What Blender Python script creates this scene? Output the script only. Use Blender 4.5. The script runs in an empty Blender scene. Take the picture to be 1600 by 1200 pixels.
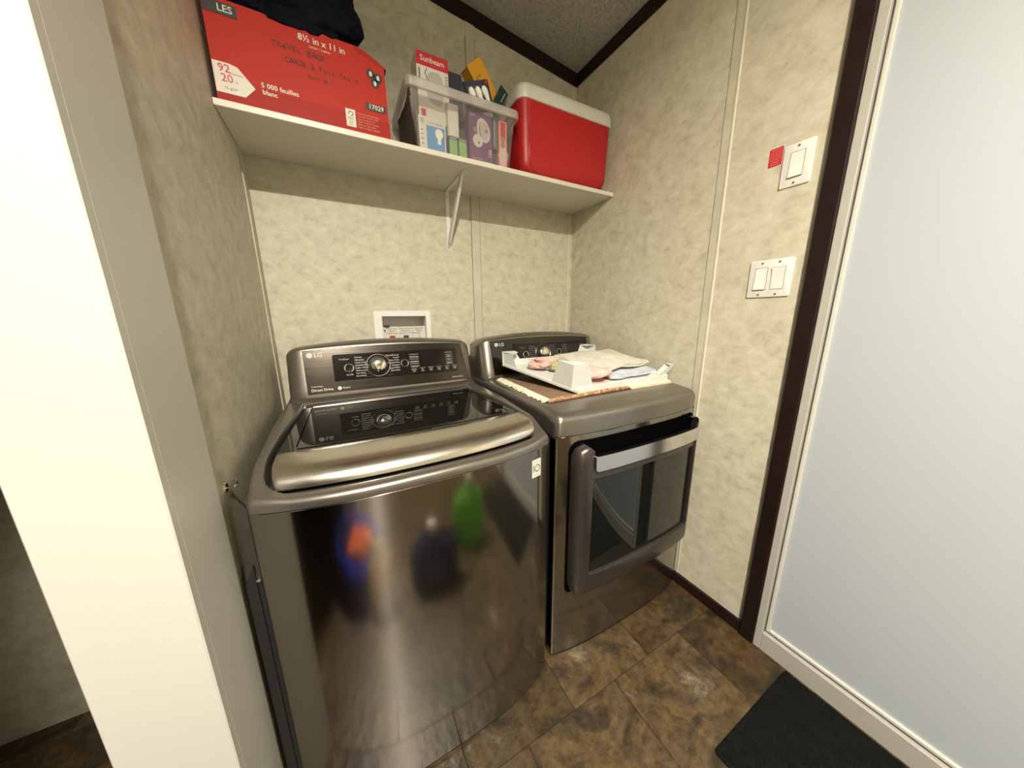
import bpy, bmesh, math, random
from mathutils import Vector, Matrix, noise
random.seed(7)
sc = bpy.context.scene
C = sc.collection

# ------------------------------------------------------------------ camera
cam_d = bpy.data.cameras.new('camera'); cam = bpy.data.objects.new('camera', cam_d); C.objects.link(cam)
F = 485.91 / 1600.0
cam_d.sensor_fit = 'HORIZONTAL'; cam_d.sensor_width = 36.0; cam_d.lens = F * 36.0
cam_d.clip_start = 0.02; cam_d.clip_end = 50
RX = Vector((0.87945708, -0.47590349, -0.00843282))      # image right in world
RU = -Vector((-0.10988444, -0.18576158, -0.97643128))    # image up
RB = -Vector((0.46312056, 0.85965604, -0.21566373))      # backwards
rot = Matrix((RX, RU, RB)).transposed()
cam.matrix_world = Matrix.Translation((0.2330, -1.513, 1.1851)) @ rot.to_4x4()
sc.camera = cam

# ------------------------------------------------------------------ world, lamp, exposure
w = bpy.data.worlds.new('world'); sc.world = w; w.use_nodes = True
w.node_tree.nodes['Background'].inputs[0].default_value = (0.75, 0.85, 1, 1)
w.node_tree.nodes['Background'].inputs[1].default_value = 0.05
LAMP = (0.14, -2.27, 2.455)
ld = bpy.data.lights.new('ceiling_lamp_light', 'AREA'); ld.shape = 'DISK'; ld.size = 0.12
ld.energy = 132; ld.color = (1.0, 0.915, 0.765); ld.spread = math.radians(168)
lo = bpy.data.objects.new('ceiling_lamp_light', ld); C.objects.link(lo); lo.location = LAMP
sc.view_settings.view_transform = 'Standard'; sc.view_settings.look = 'None'
sc.view_settings.gamma = 1; sc.view_settings.use_curve_mapping = False
sc.view_settings.exposure = 0.0

# ------------------------------------------------------------------ materials
MT = {}
def mat(name, col, rough=0.5, metal=0.0, **k):
    m = bpy.data.materials.new(name); m.use_nodes = True
    b = m.node_tree.nodes['Principled BSDF']
    b.inputs['Base Color'].default_value = (*col, 1); b.inputs['Roughness'].default_value = rough
    b.inputs['Metallic'].default_value = metal
    for kk, v in k.items(): b.inputs[kk.replace('_', ' ')].default_value = v
    MT[name] = m
    return m
def nodes(m): return m.node_tree.nodes, m.node_tree.links, m.node_tree.nodes['Principled BSDF']
def srgb(r, g, b):
    f = lambda c: (c/255/12.92) if c/255 <= 0.04045 else ((c/255+0.055)/1.055)**2.4
    return (f(r), f(g), f(b))
def mottle(m, cols, scale=(6, 6, 6), nscale=1.0, detail=6, bump=0.0, bscale=60, rnd=False, dist=0.6, stops=None):
    n, l, b = nodes(m)
    tc = n.new('ShaderNodeTexCoord'); mp = n.new('ShaderNodeMapping'); mp.inputs['Scale'].default_value = scale
    l.new(tc.outputs['Object'], mp.inputs['Vector'])
    nz = n.new('ShaderNodeTexNoise'); nz.inputs['Scale'].default_value = nscale; nz.inputs['Detail'].default_value = detail
    nz.inputs['Distortion'].default_value = dist; nz.inputs['Roughness'].default_value = 0.62
    l.new(mp.outputs[0], nz.inputs['Vector'])
    if rnd:
        oi = n.new('ShaderNodeObjectInfo'); nz.noise_dimensions = '4D'
        mu = n.new('ShaderNodeMath'); mu.operation = 'MULTIPLY'; mu.inputs[1].default_value = 40
        l.new(oi.outputs['Random'], mu.inputs[0]); l.new(mu.outputs[0], nz.inputs['W'])
    cr = n.new('ShaderNodeValToRGB'); e = cr.color_ramp.elements
    stops = stops or [0.32 + 0.36*i/(len(cols)-1) for i in range(len(cols))]
    e[0].position = stops[0]; e[0].color = (*cols[0], 1); e[1].position = stops[-1]; e[1].color = (*cols[-1], 1)
    for p, c in list(zip(stops, cols))[1:-1]:
        x = e.new(p); x.color = (*c, 1)
    l.new(nz.outputs['Fac'], cr.inputs[0]); l.new(cr.outputs[0], b.inputs['Base Color'])
    if bump:
        n2 = n.new('ShaderNodeTexNoise'); n2.inputs['Scale'].default_value = bscale; n2.inputs['Detail'].default_value = 4
        l.new(tc.outputs['Object'], n2.inputs['Vector'])
        bp = n.new('ShaderNodeBump'); bp.inputs['Strength'].default_value = bump; bp.inputs['Distance'].default_value = 0.004
        l.new(n2.outputs['Fac'], bp.inputs['Height']); l.new(bp.outputs[0], b.inputs['Normal'])
    return m

mottle(mat('wallpaper', (0.6, 0.55, 0.4), 0.55), [(0.43, 0.40, 0.305), (0.51, 0.48, 0.375), (0.56, 0.53, 0.425), (0.61, 0.585, 0.48)], (14, 14, 17), 1.6, 14, bump=0.10, bscale=200, dist=0.25)
mottle(mat('wallpaper_batten', (0.6, 0.55, 0.4), 0.5), [(0.46, 0.435, 0.345), (0.57, 0.55, 0.45)], (5, 5, 5), 1.6, 10, dist=0.25)
mottle(mat('ceiling_paint', (0.6, 0.57, 0.5), 0.9), [(0.36, 0.35, 0.32), (0.60, 0.59, 0.55)], (90, 90, 90), 1.0, 3, bump=1.0, bscale=140)
mottle(mat('dark_wood', (0.02, 0.011, 0.009), 0.45, Specular_IOR_Level=0.25), [(0.008, 0.004, 0.0035), (0.017, 0.008, 0.0065)], (10, 10, 60), 1.0, 5)
mat('caulk_cream', (0.70, 0.66, 0.53), 0.4)
mat('white_paint', (0.70, 0.69, 0.64), 0.45); mat('shelf_white', (0.66, 0.63, 0.54), 0.4)
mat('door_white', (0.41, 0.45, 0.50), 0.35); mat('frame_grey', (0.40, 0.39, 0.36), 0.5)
mat('pale_trim', (0.55, 0.545, 0.50), 0.45)
mat('plastic_white', (0.78, 0.77, 0.74), 0.35); mat('tray_grey', (0.66, 0.68, 0.66), 0.4)
mat('screw_metal', (0.6, 0.58, 0.55), 0.3, 1.0)
def metal_brushed(name, col, rough, aniso=0.0, sc3=(3, 3, 500), strength=0.05):
    m = mat(name, col, rough, 1.0)
    n, l, b = nodes(m)
    b.inputs['Anisotropic'].default_value = aniso; b.inputs['Anisotropic Rotation'].default_value = 0.25
    if aniso:
        tg = n.new('ShaderNodeTangent'); tg.direction_type = 'RADIAL'; tg.axis = 'Z'
        l.new(tg.outputs[0], b.inputs['Tangent'])
    tc = n.new('ShaderNodeTexCoord'); mp = n.new('ShaderNodeMapping'); mp.inputs['Scale'].default_value = sc3
    nz = n.new('ShaderNodeTexNoise'); nz.inputs['Scale'].default_value = 1; nz.inputs['Detail'].default_value = 3
    l.new(tc.outputs['Object'], mp.inputs[0]); l.new(mp.outputs[0], nz.inputs['Vector'])
    mr = n.new('ShaderNodeMapRange'); mr.inputs[3].default_value = rough*0.8; mr.inputs[4].default_value = rough*1.25
    l.new(nz.outputs['Fac'], mr.inputs[0]); l.new(mr.outputs[0], b.inputs['Roughness'])
    bp = n.new('ShaderNodeBump'); bp.inputs['Strength'].default_value = strength; bp.inputs['Distance'].default_value = 0.001
    l.new(nz.outputs['Fac'], bp.inputs['Height']); l.new(bp.outputs[0], b.inputs['Normal'])
    return m
m = metal_brushed('steel_panel', (0.32, 0.295, 0.262), 0.115, 0.0, strength=0.015)
n, l, b = nodes(m)
an = n.new('ShaderNodeBsdfAnisotropic'); an.inputs['Color'].default_value = (0.34, 0.315, 0.285, 1); an.inputs['Roughness'].default_value = 0.30
an.inputs['Anisotropy'].default_value = 0.78; an.inputs['Rotation'].default_value = 0.0
tg = n.new('ShaderNodeTangent'); tg.direction_type = 'RADIAL'; tg.axis = 'Z'; l.new(tg.outputs[0], an.inputs['Tangent'])
mx = n.new('ShaderNodeMixShader'); mx.inputs[0].default_value = 0.10
l.new(b.outputs[0], mx.inputs[1]); l.new(an.outputs[0], mx.inputs[2]); l.new(mx.outputs[0], n['Material Output'].inputs[0])
metal_brushed('steel_lid', (0.62, 0.58, 0.52), 0.24, 0.0, (3, 400, 400), 0.04)
metal_brushed('graphite_face', (0.070, 0.062, 0.055), 0.19, 0.0, (3, 400, 400), 0.04)
mat('graphite', (0.25, 0.23, 0.205), 0.31, 0.85)
mat('graphite_dark', (0.11, 0.093, 0.09), 0.3, 0.8)
mat('side_paint', (0.03, 0.03, 0.03), 0.35, 0.3)
mat('flange_grey', (0.03, 0.03, 0.03), 0.4, 0.5)
mat('black_plastic', (0.006, 0.006, 0.006), 0.4)
mat('black_gap', (0.002, 0.002, 0.002), 0.9, Specular_IOR_Level=0.0)
mat('lid_glass', (0.008, 0.008, 0.007), 0.02, 0.0, IOR=1.5)
mat('door_glass', (0.007, 0.008, 0.007), 0.03, 0.0, IOR=1.6)
mat('control_black', (0.012, 0.008, 0.008), 0.12, IOR=1.35)
mat('display_black', (0.008, 0.006, 0.007), 0.1)
mat('chrome', (0.82, 0.79, 0.74), 0.1, 1.0)
mat('handle_steel', (0.78, 0.78, 0.78), 0.17, 1.0)
mat('print_white', (0.6, 0.57, 0.52), 0.5); mat('print_grey', (0.20, 0.18, 0.165), 0.5); mat('print_dim', (0.08, 0.072, 0.068), 0.5)
mat('red_card', (0.42, 0.024, 0.012), 0.55, Specular_IOR_Level=0.2)
mat('red_card_dark', (0.34, 0.017, 0.009), 0.55, Specular_IOR_Level=0.2)
mat('card_white', (0.66, 0.63, 0.56), 0.5); mat('card_black', (0.012, 0.010, 0.010), 0.5); mat('ink_black', (0.05, 0.012, 0.010), 0.6)
mat('print_pink', (0.72, 0.30, 0.22), 0.5)
mottle(mat('dark_cloth', (0.006, 0.007, 0.012), 0.85, Specular_IOR_Level=0.1), [(0.0025, 0.0028, 0.006), (0.007, 0.008, 0.016)], (9, 9, 9), 2, 4, bump=0.4, bscale=250)
mottle(mat('black_mat', (0.012, 0.014, 0.014), 0.9, Specular_IOR_Level=0.12), [(0.002, 0.0025, 0.0025), (0.007, 0.0078, 0.0078)], (30, 30, 30), 2, 5, bump=0.8, bscale=300)
mat('cooler_red', (0.38, 0.008, 0.010), 0.42); mat('cooler_white', (0.62, 0.61, 0.55), 0.35)
mat('sun_red', (0.50, 0.02, 0.03), 0.4); mat('photo_grey', (0.42, 0.41, 0.38), 0.5); mat('yellow_card', (0.75, 0.36, 0.02), 0.45)
mat('navy_card', (0.03, 0.035, 0.055), 0.35); mat('bulb_white', (0.85, 0.83, 0.78), 0.35); mat('green_dark', (0.012, 0.035, 0.03), 0.35)
mat('blue_card', (0.07, 0.27, 0.55), 0.4); mat('green_card', (0.22, 0.42, 0.14), 0.4); mat('teal_grey', (0.10, 0.13, 0.13), 0.4)
mat('purple_card', (0.15, 0.05, 0.15), 0.4); mat('silver_print', (0.62, 0.60, 0.57), 0.35, 0.2); mat('pink_card', (0.72, 0.32, 0.35), 0.45)
mat('brown_bag', (0.10, 0.07, 0.05), 0.6); mat('bronze_print', (0.35, 0.22, 0.12), 0.5)
m = mat('bin_plastic', (0.62, 0.58, 0.55), 0.3)
n, l, b = nodes(m)
tr = n.new('ShaderNodeBsdfTransparent'); tr.inputs[0].default_value = (0.96, 0.94, 0.93, 1)
mx = n.new('ShaderNodeMixShader'); mx.inputs[0].default_value = 0.15
l.new(tr.outputs[0], mx.inputs[1]); l.new(b.outputs[0], mx.inputs[2]); l.new(mx.outputs[0], n['Material Output'].inputs[0])
m = mat('rim_plastic', (0.60, 0.56, 0.52), 0.3)
n, l, b = nodes(m)
tr = n.new('ShaderNodeBsdfTransparent'); mx = n.new('ShaderNodeMixShader'); mx.inputs[0].default_value = 0.50
l.new(tr.outputs[0], mx.inputs[1]); l.new(b.outputs[0], mx.inputs[2]); l.new(mx.outputs[0], n['Material Output'].inputs[0])
def cloth(name, c0, c1):
    return mottle(mat(name, c0, 0.95), [c0, c1], (25, 25, 25), 1, 4, bump=0.5, bscale=500)
cloth('towel_cream', (0.62, 0.60, 0.52), (0.74, 0.71, 0.64)); cloth('towel_blue', (0.50, 0.56, 0.66), (0.66, 0.71, 0.78))
cloth('cloth_pink', (0.70, 0.44, 0.40), (0.80, 0.56, 0.50)); cloth('cloth_green', (0.05, 0.13, 0.08), (0.62, 0.58, 0.30))
cloth('rug_cream', (0.66, 0.58, 0.44), (0.80, 0.74, 0.60))
mottle(mat('rug_brown', (0.2, 0.13, 0.08), 0.95), [(0.16, 0.10, 0.065), (0.30, 0.20, 0.13)], (8, 60, 8), 2, 4, bump=0.6, bscale=300)
mottle(mat('rug_orange', (0.5, 0.25, 0.1), 0.95), [(0.10, 0.06, 0.04), (0.46, 0.24, 0.10), (0.62, 0.50, 0.36)], (90, 90, 20), 1, 3, bump=0.6, bscale=400)
# slate tiles: each tile object shifts the noise
m = mat('slate_tile', (0.2, 0.15, 0.1), 0.42)
mottle(m, [srgb(24, 19, 13), srgb(50, 41, 27), srgb(72, 57, 35), srgb(62, 54, 42), srgb(116, 102, 80)], (5, 8, 5), 1.0, 15, bump=0.6, bscale=30, rnd=True, dist=1.0, stops=[0.30, 0.43, 0.52, 0.60, 0.72])
def slate_extra(m):
    n, l, b = nodes(m)
    base = b.inputs['Base Color'].links[0].from_socket
    oi = n.new('ShaderNodeObjectInfo'); cr = n.new('ShaderNodeValToRGB'); cr.color_ramp.interpolation = 'CONSTANT'
    e = cr.color_ramp.elements; tints = [(1.0, 0.94, 0.86), (1.0, 1.03, 1.08), (0.95, 0.86, 0.72), (1.25, 1.25, 1.25), (0.85, 0.84, 0.80)]
    e[0].color = (*tints[0], 1); e[1].position = 0.2; e[1].color = (*tints[1], 1)
    for k in (2, 3, 4):
        x = e.new(0.2*k); x.color = (*tints[k], 1)
    l.new(oi.outputs['Random'], cr.inputs[0])
    mx = n.new('ShaderNodeMix'); mx.data_type = 'RGBA'; mx.blend_type = 'MULTIPLY'; mx.inputs[0].default_value = 1
    l.new(base, mx.inputs[6]); l.new(cr.outputs[0], mx.inputs[7])
    tc = n.new('ShaderNodeTexCoord'); nz = n.new('ShaderNodeTexNoise'); nz.noise_dimensions = '4D'; nz.inputs['Scale'].default_value = 38; nz.inputs['Detail'].default_value = 8; nz.inputs['Roughness'].default_value = 0.75
    l.new(tc.outputs['Object'], nz.inputs['Vector']); l.new(oi.outputs['Random'], nz.inputs['W'])
    mr = n.new('ShaderNodeMapRange'); mr.inputs[1].default_value = 0.35; mr.inputs[2].default_value = 0.68; mr.inputs[3].default_value = 0.5; mr.inputs[4].default_value = 1.8
    l.new(nz.outputs['Fac'], mr.inputs[0])
    m2 = n.new('ShaderNodeMix'); m2.data_type = 'RGBA'; m2.blend_type = 'MULTIPLY'; m2.inputs[0].default_value = 1
    l.new(mx.outputs[2], m2.inputs[6]); l.new(mr.outputs[0], m2.inputs[7]); l.new(m2.outputs[2], b.inputs['Base Color'])
slate_extra(m)
mat('grout', srgb(30, 24, 16), 0.8)
mat('jug_blue', (0.01, 0.03, 0.16), 0.3); mat('jug_yellow', (0.70, 0.50, 0.05), 0.35); mat('jug_green', (0.26, 0.60, 0.12), 0.35)
mat('basket_blue', (0.07, 0.26, 0.85), 0.4); mat('cloth_orange', (0.75, 0.16, 0.04), 0.9)
mat('label_navy', (0.02, 0.05, 0.12), 0.4); mat('valve_red', (0.30, 0.03, 0.03), 0.5); mat('valve_blue', (0.02, 0.03, 0.12), 0.5)
for nm in ('basket_blue', 'jug_blue', 'jug_yellow', 'jug_green'):      # thin moulded plastic lets light through
    m = MT[nm]; n, l, b = nodes(m)
    ts = n.new('ShaderNodeBsdfTranslucent'); ts.inputs[0].default_value = b.inputs['Base Color'].default_value
    mx = n.new('ShaderNodeMixShader'); mx.inputs[0].default_value = 0.55
    l.new(b.outputs[0], mx.inputs[1]); l.new(ts.outputs[0], mx.inputs[2]); l.new(mx.outputs[0], n['Material Output'].inputs[0])
m = mat('lamp_diffuser', (0.9, 0.88, 0.8), 0.5)
nodes(m)[2].inputs['Emission Color'].default_value = (1, 0.86, 0.66, 1); nodes(m)[2].inputs['Emission Strength'].default_value = 3

# ------------------------------------------------------------------ builders
def base(o): return o.matrix_world.translation if o is None else Vector(o['_b'])
def link(name, me, mt, parent=None, label=None, smooth=True, angle=32):
    o = bpy.data.objects.new(name, me); C.objects.link(o)
    if parent is not None:
        b = Vector(parent['_b']); me.transform(Matrix.Translation(-b)); o.parent = parent; o['_b'] = tuple(b)
    else:
        o['_b'] = (0.0, 0.0, 0.0)
    me.materials.append(MT[mt])
    if smooth:
        me.shade_smooth(); me.set_sharp_from_angle(angle=math.radians(angle))
    if label: o['label'] = label
    return o
def thing(name, label, cat, loc, group=None):
    o = bpy.data.objects.new(name, None); C.objects.link(o); o.location = loc; o['_b'] = tuple(loc)
    o.empty_display_size = 0.05
    o['label'] = label; o['category'] = cat
    if group: o['group'] = group
    return o
def tag(o, label, cat, group=None):
    o['label'] = label; o['category'] = cat
    if group: o['group'] = group
    return o
def origin(o, loc):
    """move the origin of a top-level mesh"""
    L = Vector(loc); o.data.transform(Matrix.Translation(-L)); o.location = L; o['_b'] = tuple(L); return o
class M:
    def __init__(s, T=None): s.b = bmesh.new(); s.T = T
    def _t(s, vs):
        if s.T is not None: bmesh.ops.transform(s.b, matrix=s.T, verts=vs)
    def box(s, x0, x1, y0, y1, z0, z1, bev=0, seg=2, T=None):
        r = bmesh.ops.create_cube(s.b, size=1)
        vs = r['verts']
        for v in vs: v.co = Vector(((x0+x1)/2+v.co.x*(x1-x0), (y0+y1)/2+v.co.y*(y1-y0), (z0+z1)/2+v.co.z*(z1-z0)))
        if bev:
            es = list({e for v in vs for e in v.link_edges})
            r2 = bmesh.ops.bevel(s.b, geom=es, offset=bev, segments=seg, affect='EDGES', profile=0.5)
            vs = list({v for f in r2['faces'] for v in f.verts} | {v for v in vs if v.is_valid})
        if T is not None: bmesh.ops.transform(s.b, matrix=T, verts=vs)
        s._t(vs); return s
    def prism(s, pts, z0, z1, bev=0, seg=2, T=None, axis='z'):
        n = len(pts)
        f = {'z': lambda p, h: (p[0], p[1], h), 'y': lambda p, h: (p[0], h, p[1]), 'x': lambda p, h: (h, p[0], p[1])}[axis]
        a = [s.b.verts.new(f(p, z0)) for p in pts]; c = [s.b.verts.new(f(p, z1)) for p in pts]
        fs = [s.b.faces.new(a[::-1]), s.b.faces.new(c)]
        for i in range(n): fs.append(s.b.faces.new((a[i], a[(i+1) % n], c[(i+1) % n], c[i])))
        bmesh.ops.recalc_face_normals(s.b, faces=fs)
        vs = a + c
        if bev:
            es = [e for e in set(e for v in c for e in v.link_edges) if e.verts[0] in c and e.verts[1] in c]
            r2 = bmesh.ops.bevel(s.b, geom=es, offset=bev, segments=seg, affect='EDGES', profile=0.5)
            vs = list({v for f_ in r2['faces'] for v in f_.verts} | {v for v in vs if v.is_valid})
        if T is not None: bmesh.ops.transform(s.b, matrix=T, verts=vs)
        s._t(vs); return s
    def cyl(s, p0, p1, r0, r1=None, n=20, cap=True):
        p0 = Vector(p0); p1 = Vector(p1); r1 = r0 if r1 is None else r1
        q = (p1-p0).to_track_quat('Z', 'Y').to_matrix()
        A, B = [], []
        for i in range(n):
            a = 2*math.pi*i/n; d = q @ Vector((math.cos(a), math.sin(a), 0))
            A.append(s.b.verts.new(p0+d*r0)); B.append(s.b.verts.new(p1+d*r1))
        for i in range(n): s.b.faces.new((A[i], A[(i+1) % n], B[(i+1) % n], B[i]))
        if cap: s.b.faces.new(A[::-1]); s.b.faces.new(B)
        s._t(A+B); return s
    def lathe(s, prof, c=(0, 0, 0), n=28, T=None, sx=1, sy=1, caps=True):
        rings = []
        for r, z in prof:
            rings.append([s.b.verts.new((c[0]+sx*r*math.cos(2*math.pi*i/n), c[1]+sy*r*math.sin(2*math.pi*i/n), c[2]+z)) for i in range(n)])
        for a, b_ in zip(rings, rings[1:]):
            for i in range(n): s.b.faces.new((a[i], a[(i+1) % n], b_[(i+1) % n], b_[i]))
        if caps: s.b.faces.new(rings[0][::-1]); s.b.faces.new(rings[-1])
        vs = [v for r in rings for v in r]
        if T is not None: bmesh.ops.transform(s.b, matrix=T, verts=vs)
        s._t(vs); return s
    def grid(s, fn, nu, nv, close_u=False):
        V = [[s.b.verts.new(fn(i/nu, j/nv)) for j in range(nv+1)] for i in range(nu + (0 if close_u else 1))]
        N = len(V)
        for i in range(nu):
            for j in range(nv):
                s.b.faces.new((V[i][j], V[(i+1) % N][j], V[(i+1) % N][j+1], V[i][j+1]))
        s._t([v for r in V for v in r]); return V
    def tube(s, pts, r, n=8, cap=True):
        pts = [Vector(p) for p in pts]; rings = []
        for i, p in enumerate(pts):
            d = (pts[min(i+1, len(pts)-1)] - pts[max(i-1, 0)]).normalized()
            q = d.to_track_quat('Z', 'Y').to_matrix()
            rr = r[i] if isinstance(r, (list, tuple)) else r
            rings.append([s.b.verts.new(p + q @ Vector((math.cos(2*math.pi*k/n), math.sin(2*math.pi*k/n), 0))*rr) for k in range(n)])
        for a, b_ in zip(rings, rings[1:]):
            for k in range(n): s.b.faces.new((a[k], a[(k+1) % n], b_[(k+1) % n], b_[k]))
        if cap: s.b.faces.new(rings[0][::-1]); s.b.faces.new(rings[-1])
        s._t([v for r_ in rings for v in r_]); return s
    def face(s, pts):
        v = [s.b.verts.new(p) for p in pts]; s.b.faces.new(v); s._t(v); return s
    def text(s, st, size, T, align='LEFT', bold=0.014):
        cu = bpy.data.curves.new('t', 'FONT'); cu.body = st; cu.size = size; cu.align_x = align; cu.align_y = 'CENTER'
        cu.resolution_u = 2; cu.extrude = 0.0; cu.offset = bold*size if size > 0.012 else 0.0
        o = bpy.data.objects.new('t', cu); C.objects.link(o)
        bpy.context.view_layer.update()
        me = bpy.data.meshes.new_from_object(o.evaluated_get(bpy.context.evaluated_depsgraph_get()))
        me.transform(T)
        if s.T is not None: me.transform(s.T)
        s.b.from_mesh(me); bpy.data.objects.remove(o); bpy.data.curves.remove(cu); bpy.data.meshes.remove(me)
        return s
    def obj(s, name, mt, parent=None, label=None, smooth=True, angle=32, recalc=False):
        if recalc: bmesh.ops.recalc_face_normals(s.b, faces=s.b.faces)
        me = bpy.data.meshes.new(name); s.b.to_mesh(me); s.b.free()
        return link(name, me, mt, parent, label, smooth, angle)
def struct(o, loc=None):
    o['kind'] = 'structure'
    if loc: origin(o, loc)
    return o
def ss(a, b, x):
    t = max(0.0, min(1.0, (x-a)/(b-a))); return t*t*(3-2*t)
def lerp(a, b, t): return a+(b-a)*t
def rrect(x0, x1, y0, y1, r, n=5):
    """rounded rectangle, r one radius or four: (x0,y0),(x1,y0),(x1,y1),(x0,y1)"""
    rs = r if isinstance(r, (tuple, list)) else (r,)*4
    out = []
    for (cx, cy, a0), rr in zip(((x0, y0, 180), (x1, y0, 270), (x1, y1, 0), (x0, y1, 90)), rs):
        sx = 1 if cx == x0 else -1; sy = 1 if cy == y0 else -1
        for k in range(n+1):
            a = math.radians(a0+90*k/n); out.append((cx+sx*rr+rr*math.cos(a), cy+sy*rr+rr*math.sin(a)))
    return out
def plane(O, U, V):
    U = Vector(U).normalized(); V = Vector(V).normalized(); N = U.cross(V)
    m = Matrix((U, V, N)).transposed().to_4x4(); return Matrix.Translation(O) @ m
def tp(x, y, z=0.0): return Matrix.Translation((x, y, z))

# ================================================================== ROOM
XW, YB = 1.4465, -4.2            # right wall, far end behind the camera
def zc(x): return 2.39 + 0.112*(XW-x)   # sloping ceiling
BX0, BX1, BZ0, BZ1 = 0.392, 0.592, 1.02, 1.186   # recess of the outlet box
# floor and its tiles
fl = M().box(-1.2, XW+0.05, YB, 0.05, -0.05, -0.0025).obj('floor', 'grout', smooth=False); struct(fl)
rows = [(-0.304+0.333*0-0.333*k) for k in range(-1, 8)]
tile_mesh = {}; HX = -1.15
for k in range(0, 14):
    y1 = -0.304+0.333 - 0.333*k; y0 = y1-0.333
    off = 0.07 if k % 2 == 0 else 0.235
    i = -4
    while True:
        x0 = off+0.333*i; x1 = x0+0.333; i += 1
        a0, a1, b0, b1 = max(x0, HX), min(x1, XW), max(y0, YB), min(y1, 0.0)
        if a0 > XW-0.01: break
        if a1-a0 < 0.01 or b1-b0 < 0.01: continue
        key = (round(a1-a0, 3), round(b1-b0, 3))
        if key not in tile_mesh:
            hx, hy = (a1-a0)/2-0.0009, (b1-b0)/2-0.0009
            t = M().box(-hx, hx, -hy, hy, -0.0025, 0.0, 0.0007, 1)
            me = bpy.data.meshes.new('tile'); t.b.to_mesh(me); t.b.free(); me.materials.append(MT['slate_tile']); tile_mesh[key] = me
        o = bpy.data.objects.new('tile', tile_mesh[key]); C.objects.link(o); o.parent = fl; o.location = ((a0+a1)/2, (b0+b1)/2, 0)
        if (i+k) % 2: o.rotation_euler = (0, 0, math.pi)
# back wall with a hole for the outlet box: panels left and right of the batten
wb = M().box(-0.05, XW+0.05, 0.10, 0.14, -0.05, 2.65).obj('wall_back', 'wallpaper', smooth=False); struct(wb)
def panel_hole(x0, x1, hole=None):
    m = M()
    def top(a, b_, z0):
        m.prism([(a, z0), (b_, z0), (b_, zc(b_)+0.01), (a, zc(a)+0.01)], 0.012, 0.0, axis='y')
    if hole:
        hx0, hx1, hz0, hz1 = hole
        m.box(x0, hx0, 0, 0.012, 0, hz1); m.box(hx1, x1, 0, 0.012, 0, hz1); m.box(hx0, hx1, 0, 0.012, 0, hz0); top(x0, x1, hz1)
    else: top(x0, x1, 0)
    bmesh.ops.remove_doubles(m.b, verts=m.b.verts, dist=1e-5)
    return m
panel_hole(0.0, 0.857, (BX0, BX1, BZ0, BZ1)).obj('panel', 'wallpaper', wb, smooth=False)
panel_hole(0.857, XW).obj('panel', 'wallpaper', wb, smooth=False)
M().prism([(0.834, 0), (0.878, 0), (0.878, zc(0.878)-0.045), (0.834, zc(0.834)-0.045)], 0.0, -0.003, axis='y').obj('batten', 'wallpaper_batten', wb, smooth=False)
for x in (0.8335, 0.8775): M().box(x-0.0008, x+0.0008, -0.0035, 0, 0.05, 2.35).obj('batten_gap', 'rug_brown', wb, smooth=False)
M().box(1.420, 1.426, -0.002, 0, 0.05, 2.33, 0.0008, 1).obj('corner_bead', 'caulk_cream', wb, smooth=False)
# left wall, with the opening into a dim hallway
OY0, OY1, OZ, HX = -1.87, -0.958, 2.05, -1.15
wl = M().box(-0.11, -0.012, OY1-0.002, 0.05, -0.05, 2.65).obj('wall_left', 'wallpaper', smooth=False); struct(wl)
M().box(-0.11, -0.012, YB, OY0, -0.05, 2.65).obj('panel', 'wallpaper', wl, smooth=False)
M().box(-0.11, -0.012, OY0, OY1, OZ, 2.65).obj('panel', 'wallpaper', wl, smooth=False)
M().box(-0.012, 0, -0.815, 0.0, 0, 2.56).obj('panel', 'wallpaper', wl, smooth=False)
M().box(-0.012, 0, -2.016, -0.815, OZ+0.07, 2.56).obj('panel', 'wallpaper', wl, smooth=False)
M().box(-0.012, 0, YB, -2.016, 0, 2.56).obj('panel', 'wallpaper', wl, smooth=False)
M().box(0, 0.004, -0.075, -0.045, 0, 2.5, 0.001).obj('batten', 'wallpaper_batten', wl, smooth=False)
h = M().box(HX-0.05, HX, YB, 0.05, -0.05, 2.65).obj('wall_hallway', 'wallpaper', smooth=False); struct(h)
M().box(HX, -0.11, -0.25, -0.20, -0.05, 2.65).obj('panel', 'wallpaper', h, smooth=False)
M().box(HX, -0.11, YB-0.05, YB, -0.05, 2.65).obj('panel', 'wallpaper', h, smooth=False)
h = M().box(HX-0.05, -0.06, YB-0.05, 0.05, 2.60, 2.65).obj('ceiling_hallway', 'ceiling_paint', smooth=False); struct(h)
# right wall, its panels meet under the batten
wr = M().box(XW+0.012, XW+0.06, YB, 0.05, -0.05, 2.65).obj('wall_right', 'wallpaper', smooth=False); struct(wr)
M().box(XW, XW+0.012, -0.803, 0.0, 0, 2.40).obj('panel', 'wallpaper', wr, smooth=False)
M().box(XW, XW+0.012, -1.10, -0.803, 0, 2.40).obj('panel', 'wallpaper', wr, smooth=False)
M().box(XW, XW+0.012, -1.98, -1.10, 2.10, 2.40).obj('panel', 'wallpaper', wr, smooth=False)
M().box(XW, XW+0.012, YB, -1.98, 0, 2.40).obj('panel', 'wallpaper', wr, smooth=False)
M().box(XW-0.003, XW, -0.816, -0.788, 0.048, 2.345).obj('batten', 'wallpaper_batten', wr, smooth=False)
M().box(XW-0.0055, XW, -0.8225, -0.8155, 0.048, 2.345, 0.002, 2).obj('batten_edge', 'caulk_cream', wr)
M().box(XW-0.001, XW+0.0005, -0.7885, -0.786, 0.048, 2.345).obj('batten_gap', 'grout', wr, smooth=False)
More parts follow.
